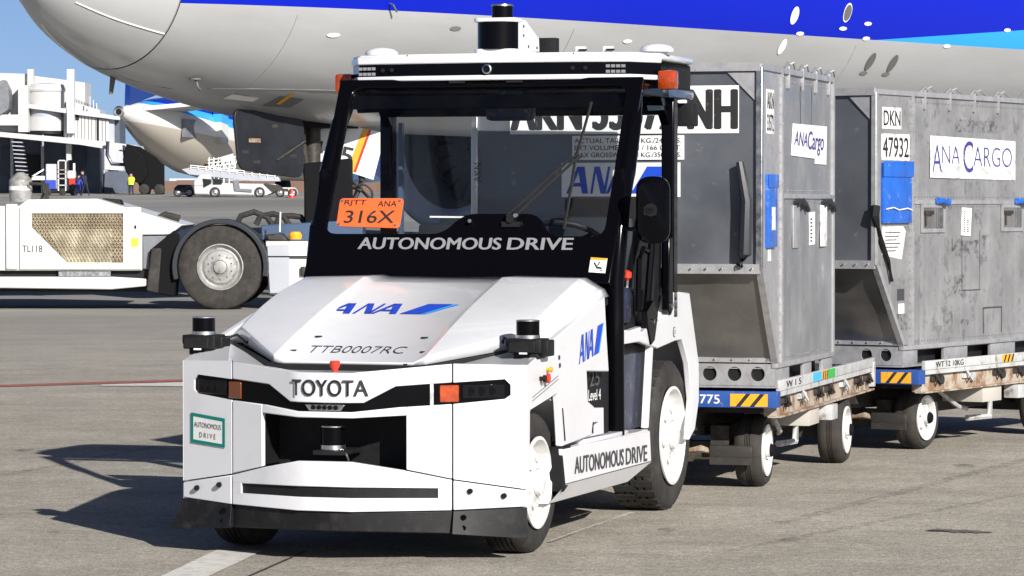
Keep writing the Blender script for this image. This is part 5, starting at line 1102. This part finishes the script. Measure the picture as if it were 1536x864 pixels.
# jet bridge
Yb = 200.0; gb = gz(200)
JB = thing('jet_bridge', 'white passenger jet bridge with rounded rotunda and corrugated tunnel at the left edge', 'jet bridge', (-25, Yb, gb))
fslab('lift_cabin', [(-60, 108), (40, 111), (40, 198), (-60, 198)], 'bridge_w', Yb+1, 4, JB); fslab('rear_cabin', [(44, 113), (128, 124), (128, 168), (44, 150)], 'bridge_w', Yb+2.5, 3, JB)
fslab('cabin_column', [(28, 128), (43, 128), (43, 198), (28, 198)], 'bridge_w', Yb-.2, 1.0, JB); fslab('lift_column', [(101, 104), (112, 104), (112, 200), (101, 200)], 'bridge_w', Yb-.2, .5, JB); fslab('lift_column', [(42, 104), (51, 104), (51, 140), (42, 136)], 'bridge_w', Yb+.6, .5, JB)
o = at(70, 0, Yb+1.2)-JB.location; zA = lambda py: (at(0, py, Yb)-JB.location).z
c = B(); c.lathe([(1.04, zA(197)), (1.04, zA(175))], (o.x, 1.2, 0), 'z', 40); c.lathe([(1.04, zA(165)), (1.04, zA(137))], (o.x, 1.2, 0), 'z', 40); c.build('rotunda', 'bridge_w', JB)
B().lathe([(1.0, zA(175)), (1.0, zA(165))], (o.x, 1.2, 0), 'z', 40).build('rotunda_window_band', 'bridge_g', JB)
c = B(); c.lathe([(1.10, zA(201)), (1.10, zA(196))], (o.x, 1.2, 0), 'z', 40); c.build('rotunda_floor', 'blackm', JB); B().lathe([(1.08, zA(137)), (1.12, zA(134)), (1.0, zA(126)), (.3, zA(124))], (o.x, 1.2, 0), 'z', 40).build('rotunda_cap', 'bridge_w', JB)
fslab('tunnel_rail', [(42, 156), (130, 167), (180, 175), (180, 180), (130, 174), (42, 162)], 'bridge_w', Yb-.1, .4, JB); fslab('tunnel_core', [(96, 166), (172, 180), (172, 214), (96, 204)], 'bridge_g', Yb+.35, 3, JB)
for k in range(13):
    x0 = 97+k*5.2; fslab('corrugated_panel', [(x0, 168+k*1.0), (x0+4.2, 169+k*1.0), (x0+4.2, 206+k*.7), (x0, 205.5+k*.7)], 'bridge_w', Yb+.2, .14, JB)
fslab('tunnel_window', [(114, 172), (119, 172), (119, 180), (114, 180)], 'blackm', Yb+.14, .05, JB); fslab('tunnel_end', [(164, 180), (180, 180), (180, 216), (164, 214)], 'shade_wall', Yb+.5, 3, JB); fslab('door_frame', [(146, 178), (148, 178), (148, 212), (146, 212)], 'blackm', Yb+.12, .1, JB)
fslab('lower_beam', [(-60, 194), (0, 198), (120, 208), (205, 218), (212, 232), (120, 217), (0, 205), (-60, 203)], 'bridge_w', Yb-.5, 3.6, JB)
fslab('canopy', [(0, 122), (6, 120), (13, 134), (15, 150), (13, 164), (0, 173)], 'door_shade', Yb-.6, 1.4, JB); fslab('cab_skirt', [(-40, 172), (28, 172), (28, 188), (-40, 188)], 'bridge_w', Yb-.4, 1, JB)
for px in (135, 140, 145): fslab('roof_mast', [(px, 145+(px-135)), (px+1.4, 145+(px-135)), (px+1.4, 168), (px, 168)], 'bridge_w', Yb+1, .06, JB)
for k in range(14): fslab('roof_rail_post', [(113+k*2.3, 148+k*.9), (113.8+k*2.3, 148+k*.9), (113.8+k*2.3, 153+k*.9), (113+k*2.3, 153+k*.9)], 'blackm', Yb+2.2, .05, JB)
fslab('support_leg', [(100, 206), (107, 206), (107, 240), (100, 240)], 'bridge_w', Yb+.5, .4, JB); fslab('roof_gable', [(100, 150), (150, 165), (150, 175), (100, 170)], 'bridge_w', Yb+2, 3, JB)
c = B(); oo = JB.location
c.tube([at(162, 212, Yb-1)-oo, at(161, 232, Yb-1)-oo, at(168, 246, Yb-1)-oo, at(188, 247, Yb-1)-oo], .10, 8); c.tube([at(186, 218, Yb-1)-oo, at(188, 247, Yb-1)-oo], .08, 8); c.build('cable_hoop', 'navy', JB)
fslab('drive_frame', [(190, 216), (208, 220), (232, 236), (244, 248), (244, 292), (234, 292), (230, 283), (224, 284), (222, 292), (212, 292), (208, 276), (196, 262), (186, 246)], 'deep', Yb-1.2, 1.2, JB)
for px in (216, 239): 
    p = at(px, 284, Yb-1.4)-oo; c = B(); c.lathe([(.22, -.0), (.30, .05), (.30, .4), (.22, .45)], p, 'y', 20); c.build('drive_wheel', 'rubber', JB)
fslab('equipment_shroud', [(188, 222), (200, 220), (217, 236), (222, 262), (212, 276), (200, 272), (189, 258), (184, 240)], 'deep', Yb-1.6, .4, JB, bevel=.08)
for k in range(9): fslab('stair_tread', [(18+k*.9, 212+k*6), (34+k*.9, 213+k*6), (34+k*.9, 214.5+k*6), (18+k*.9, 213.5+k*6)], 'bridge_g', Yb-.3, .6, JB)
# terminal at ground level
TB = thing('terminal_building', 'dark shaded ground floor wall of the terminal behind the jet bridge at left', 'building', (-28, 206, gz(206)))
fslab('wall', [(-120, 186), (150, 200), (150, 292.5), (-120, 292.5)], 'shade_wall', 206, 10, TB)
for (a, b_, y0, y1, m) in ((2, 20, 222, 262, 'navy'), (36, 60, 232, 285, 'blackm'), (112, 128, 216, 250, 'navy'), (-60, -20, 222, 285, 'navy')): fslab('window', [(a, y0), (b_, y0), (b_, y1), (a, y1)], m, 205.8, .15, TB)
for px in (16, 62, 99): fslab('column', [(px, 200), (px+4, 200), (px+4, 292), (px, 292)], 'bridge_g', 205.3, .4, TB)
PB = thing('service_block', 'pale concrete block with a narrow dark doorway behind the ground equipment', 'building', (-24.5, 209, gz(209)))
fslab('wall', [(133, 250), (162, 256), (157, 292.5), (133, 292.5)], 'sand_wall', 208, 3, PB); fslab('doorway', [(145, 270), (150, 270), (150, 292), (145, 292)], 'shade_wall', 207.9, .1, PB)
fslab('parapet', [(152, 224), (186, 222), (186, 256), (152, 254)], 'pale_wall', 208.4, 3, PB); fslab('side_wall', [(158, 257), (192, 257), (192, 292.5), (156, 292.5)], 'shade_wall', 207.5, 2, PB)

# distant shore
b = B()
for i in range(60):
    x0 = -90+i*3; x1 = x0+3.02; h = 5.0+.35*noise.noise(Vector((i*.35, 0, 0)))
    b.box(x0, x1, 470, 480, 2.2, h)
struct(b.build('far_shore', 'brownland', smooth=0), 'structure')
b = B()
for i in range(26):
    x0 = -100+i*7.7+random.uniform(-1, 1); w = random.uniform(3, 7); b.box(x0, x0+w, 560, 566, 2.2, 5.9+random.uniform(0, .9))
M['farpale'] = mat('far_pale_sheds', (.45, .5, .56), .8)
struct(b.build('far_sheds', 'farpale', smooth=0), 'stuff', 'low pale sheds on the far shore')

# belt loader
Yl = 186.0; BL = thing('belt_loader', 'white baggage belt loader truck standing beside the distant parked airliner', 'belt loader', (at(350, 0, Yl).x, Yl, gz(Yl)))
fslab('chassis', [(290, 274), (413, 276), (420, 284), (400, 293), (292, 291)], 'bridge_w', Yl, 1.8, BL, bevel=.05); fslab('cab', [(291, 272), (300, 262), (316, 262), (318, 276), (291, 280)], 'bridge_w', Yl-.05, 1.9, BL, bevel=.05)
fslab('cab_window', [(304, 268), (317, 269), (317, 275), (306, 281)], 'blackm', Yl-.09, .04, BL); fslab('engine_bay', [(320, 268), (333, 269), (333, 276), (320, 276)], 'blackm', Yl-.09, .04, BL)
fslab('locker_recess', [(350, 270), (358, 270), (360, 283), (378, 284), (378, 288), (352, 286)], 'door_shade', Yl-.09, .04, BL); fslab('hydraulic_unit', [(396, 275), (420, 278), (426, 284), (410, 288)], 'dark_steel', Yl-.1, .1, BL)
fslab('conveyor', [(272, 254), (282, 252), (418, 266), (420, 272), (380, 272), (284, 262)], 'bridge_g', Yl+.3, 1.0, BL, bevel=.03); fslab('conveyor_belt', [(283, 251), (418, 265), (418, 266.5), (283, 252.5)], 'silver', Yl+.35, .9, BL)
c = B(); oo = BL.location
for k in range(12): p = at(286+k*11.5, 254+k*1.2, Yl+.25)-oo; q = at(286+k*11.5, 248+k*1.2, Yl+.25)-oo; c.tube([p, q], .025, 5)
c.tube([at(286, 248, Yl+.25)-oo, at(412, 261, Yl+.25)-oo], .025, 5); c.tube([at(286, 251, Yl+.25)-oo, at(412, 264, Yl+.25)-oo], .02, 5); c.build('hand_rail', 'label', BL)
for px in (322.6, 389.5):
    p = at(px, 0, Yl)-oo; zz = .27; w_ = make_wheel(BL, (0, 0, 0), .28, .2, .17, -1, 'rubber', 'silver', bolts=5); w_.rotation_euler = (0, 0, radians(90)); w_.location = (p.x, -.06, zz)
PS = thing('passenger_stairs', 'white railed maintenance platform behind the belt loader', 'service platform', (at(340, 0, 191).x, 191, gz(191)))
oo = PS.location; c = B()
for px in (314, 321, 328, 336, 344, 352):
    c.tube([at(px, 236, 191)-oo, at(px, 290, 191)-oo], .035, 6)
for py in (238, 243, 248, 254): c.tube([at(312, py+2, 191)-oo, at(354, py-3, 191)-oo], .03, 6)
for k in range(6): c.tube([at(314+k*7, 258, 191)-oo, at(321+k*7, 240, 191)-oo], .025, 5)
c.build('railing', 'label', PS); fslab('platform', [(312, 258), (354, 254), (354, 259), (312, 262)], 'bridge_w', 191, 2, PS); fslab('upper_panel', [(330, 236), (350, 230), (354, 250), (334, 254)], 'bridge_w', 191.5, .2, PS); fslab('deck_load', [(300, 246), (314, 246), (314, 254), (300, 254)], 'brownland', 191.5, .6, PS)
fslab('base', [(312, 280), (354, 280), (354, 292), (312, 292)], 'bridge_g', 191, 2, PS)
def small_vehicle(name, label, cat, px0, px1, top, Y, m, m2='blackm', wheels=True):
    V = thing(name, label, cat, (at((px0+px1)/2, 0, Y).x, Y, gz(Y))); g = 310-(gz(Y)-1.5)/Y*5250
    fslab('body', [(px0, g-3), (px0, top+5), (px0+(px1-px0)*.2, top), (px1-4, top), (px1, top+6), (px1, g-3)], m, Y, 1.6, V, bevel=.06)
    fslab('window', [(px0+3, top+5), (px0+(px1-px0)*.25, top+2), (px0+(px1-px0)*.6, top+2), (px0+(px1-px0)*.6, top+6)], m2, Y-.04, .05, V)
    for k in (.2, .8):
        p = at(px0+(px1-px0)*k, 0, Y)-V.location; w_ = make_wheel(V, (0, 0, 0), .24, .16, .13, -1, 'rubber', 'silver', bolts=0); w_.rotation_euler = (0, 0, radians(90)); w_.location = (p.x, -.05, .24)
    return V
small_vehicle('baggage_tug', 'small dark blue baggage tug left of the distant belt loader', 'tug', 261, 290, 277, 188, 'navy')
small_vehicle('service_cart', 'low white equipment trailer right of the distant belt loader', 'trailer', 414, 445, 281, 186, 'bridge_w', 'dark_steel')
V = thing('marker_cone', 'small red marker cone at the end of the white equipment trailer', 'cone', tuple(at(438, 0, 184).xy)+(gz(184),)); B().lathe([(.30, 0), (.30, .04), (.16, .05), (.04, .5), (.0005, .5)], (0, 0, 0), 'z', 16).build('cone_body', 'red', V); B().lathe([(.135, .15), (.09, .3)], (0, 0, 0), 'z', 16, cap=False).build('cone_band', 'label', V)
# ground equipment and people by the terminal
GE = thing('ground_power_cart', 'blue and white ground equipment cart with racks below the jet bridge', 'equipment cart', (at(92, 0, 194).x, 194, gz(194))); Y = 194
fslab('cabinet', [(69, 246), (85, 246), (85, 285), (69, 285)], 'pale_wall', Y, 1.2, GE, bevel=.04); fslab('lower_cabinet', [(67, 270), (84, 270), (84, 284), (67, 284)], 'cloth_blue', Y-.1, 1.2, GE, bevel=.04)
for px in (87, 98): fslab('rack_post', [(px, 240), (px+1.6, 240), (px+1.6, 286), (px, 286)], 'label', Y-.1, .08, GE)
for py, m in ((240, 'label'), (254, 'rust'), (260, 'rust'), (267, 'sand_wall'), (277, 'bridge_w')): fslab('rack_shelf', [(87, py), (100, py), (100, py+1.6), (87, py+1.6)], m, Y-.1, .8, GE)
fslab('control_panel', [(88, 242), (97, 242), (97, 253), (88, 253)], 'blackm', Y, .3, GE); fslab('tank', [(101, 256), (112, 256), (112, 268), (101, 268)], 'label', Y, .8, GE, bevel=.08); fslab('red_box', [(104, 268), (112, 268), (112, 277), (104, 277)], 'red', Y-.1, .5, GE)
fslab('tow_base', [(64, 283), (116, 283), (116, 289), (64, 289)], 'blackm', Y, 1.3, GE); fslab('outrigger', [(48, 264), (66, 253), (66, 255.5), (48, 266.5)], 'label', Y, .1, GE); fslab('side_box', [(48, 264), (67, 264), (67, 270), (48, 270)], 'label', Y, .6, GE); fslab('mast', [(110, 245), (113, 245), (113, 258), (110, 258)], 'label', Y, .1, GE)
for px in (72, 94, 110): p = at(px, 0, Y)-GE.location; c = B(); c.lathe([(.14, -.1), (.2, -.06), (.2, .1), (.14, .12)], (p.x, 0, .2), 'y', 16); c.build('wheel', 'rubber', GE)
def worker(label, px, Y, h, shirt, lean=0, vest=None, pose=0):
    P = thing('person', label, 'person', (at(px, 0, Y).x, Y, gz(Y))); k = h/1.75
    J = {'pel': (0, 0, .95), 'ch': (.06*lean, -.02, 1.28), 'nk': (.12*lean, -.03, 1.50), 'hd': (.15*lean, -.05, 1.62), 'ht': (.16*lean, -.05, 1.74),
         'lh': (-.1, 0, .90), 'lk': (-.13-.03*pose, -.03, .50), 'la': (-.15-.10*pose, .02, .08), 'lt': (-.16-.10*pose, -.14, .04), 'rh': (.1, 0, .90), 'rk': (.13+.04*pose, -.05, .50), 'ra': (.16+.12*pose, 0, .08), 'rt': (.17+.12*pose, -.14, .04),
         'ls': (-.19+.1*lean, -.02, 1.42), 'le': (-.27+.15*lean, -.06, 1.14), 'lw': (-.28+.25*lean, -.2, .92), 'lf': (-.28+.27*lean, -.24, .83), 'rs': (.19+.1*lean, -.02, 1.42), 're': (.27+.15*lean, -.06, 1.14), 'rw': (.27+.25*lean, -.2, .92), 'rf': (.27+.27*lean, -.24, .83)}
    E_ = [('pel', 'ch'), ('ch', 'nk'), ('nk', 'hd'), ('hd', 'ht'), ('pel', 'lh'), ('lh', 'lk'), ('lk', 'la'), ('la', 'lt'), ('pel', 'rh'), ('rh', 'rk'), ('rk', 'ra'), ('ra', 'rt'), ('ch', 'ls'), ('ls', 'le'), ('le', 'lw'), ('lw', 'lf'), ('ch', 'rs'), ('rs', 're'), ('re', 'rw'), ('rw', 'rf')]
    Rd = {'pel': .15, 'ch': .16, 'nk': .06, 'hd': .10, 'ht': .07, 'lh': .10, 'lk': .065, 'la': .045, 'lt': .04, 'ls': .07, 'le': .05, 'lw': .035, 'lf': .035}
    names = list(J); me = bpy.data.meshes.new('body'); me.from_pydata([tuple(q*k for q in J[n]) for n in names], [(names.index(a), names.index(b_)) for a, b_ in E_], []); o = bpy.data.objects.new('body', me); COL.objects.link(o); o.parent = P; me.materials.append(M[shirt])
    m_ = o.modifiers.new('skin', 'SKIN'); 
    for n, sv in zip(names, me.skin_vertices[0].data): r = Rd.get(n, Rd.get('l'+n[1:], .05))*k; sv.radius = (r, r); sv.use_root = n == 'pel'
    m2 = o.modifiers.new('sub', 'SUBSURF'); m2.levels = 1; m2.render_levels = 1
    hx, hy, hz = (q*k for q in J['hd']); B().lathe([(.02, -.10), (.075, -.06), (.09, .0), (.085, .06), (.05, .10)], (hx, hy-.03, hz), 'z', 16).build('face', 'skin', P, smooth=60)
    B().lathe([(.105, -.01), (.108, .03), (.09, .09), (.04, .125), (.01, .13)], (hx, hy, hz+.02), 'z', 16).build('cap', 'cloth_navy', P, smooth=60)
    if vest:
        cx_, cy_, cz_ = (q*k for q in J['ch']); c = B(); c.lathe([(.19, -.28), (.20, -.1), (.21, .06), (.15, .16)], (cx_, cy_, cz_), 'z', 16, cap=False); c.build('vest', vest, P, smooth=60)
    return P
worker('worker in dark clothes leaning over the ground equipment below the jet bridge', 128, 192, 1.35, 'cloth_navy', -1.2, None, 1)
worker('worker in blue overalls beside the ground equipment rack below the jet bridge', 118, 193, 1.1, 'cloth_blue', .4)
worker('worker in a yellow hi-vis vest by the dark jet bridge wheels', 197, 194, 1.2, 'cloth_navy', 0, 'hivis')

slab('operator_cab', [(449, 244), (520, 236), (520, 362), (452, 362)], 'deep', 1.0, 2.0)
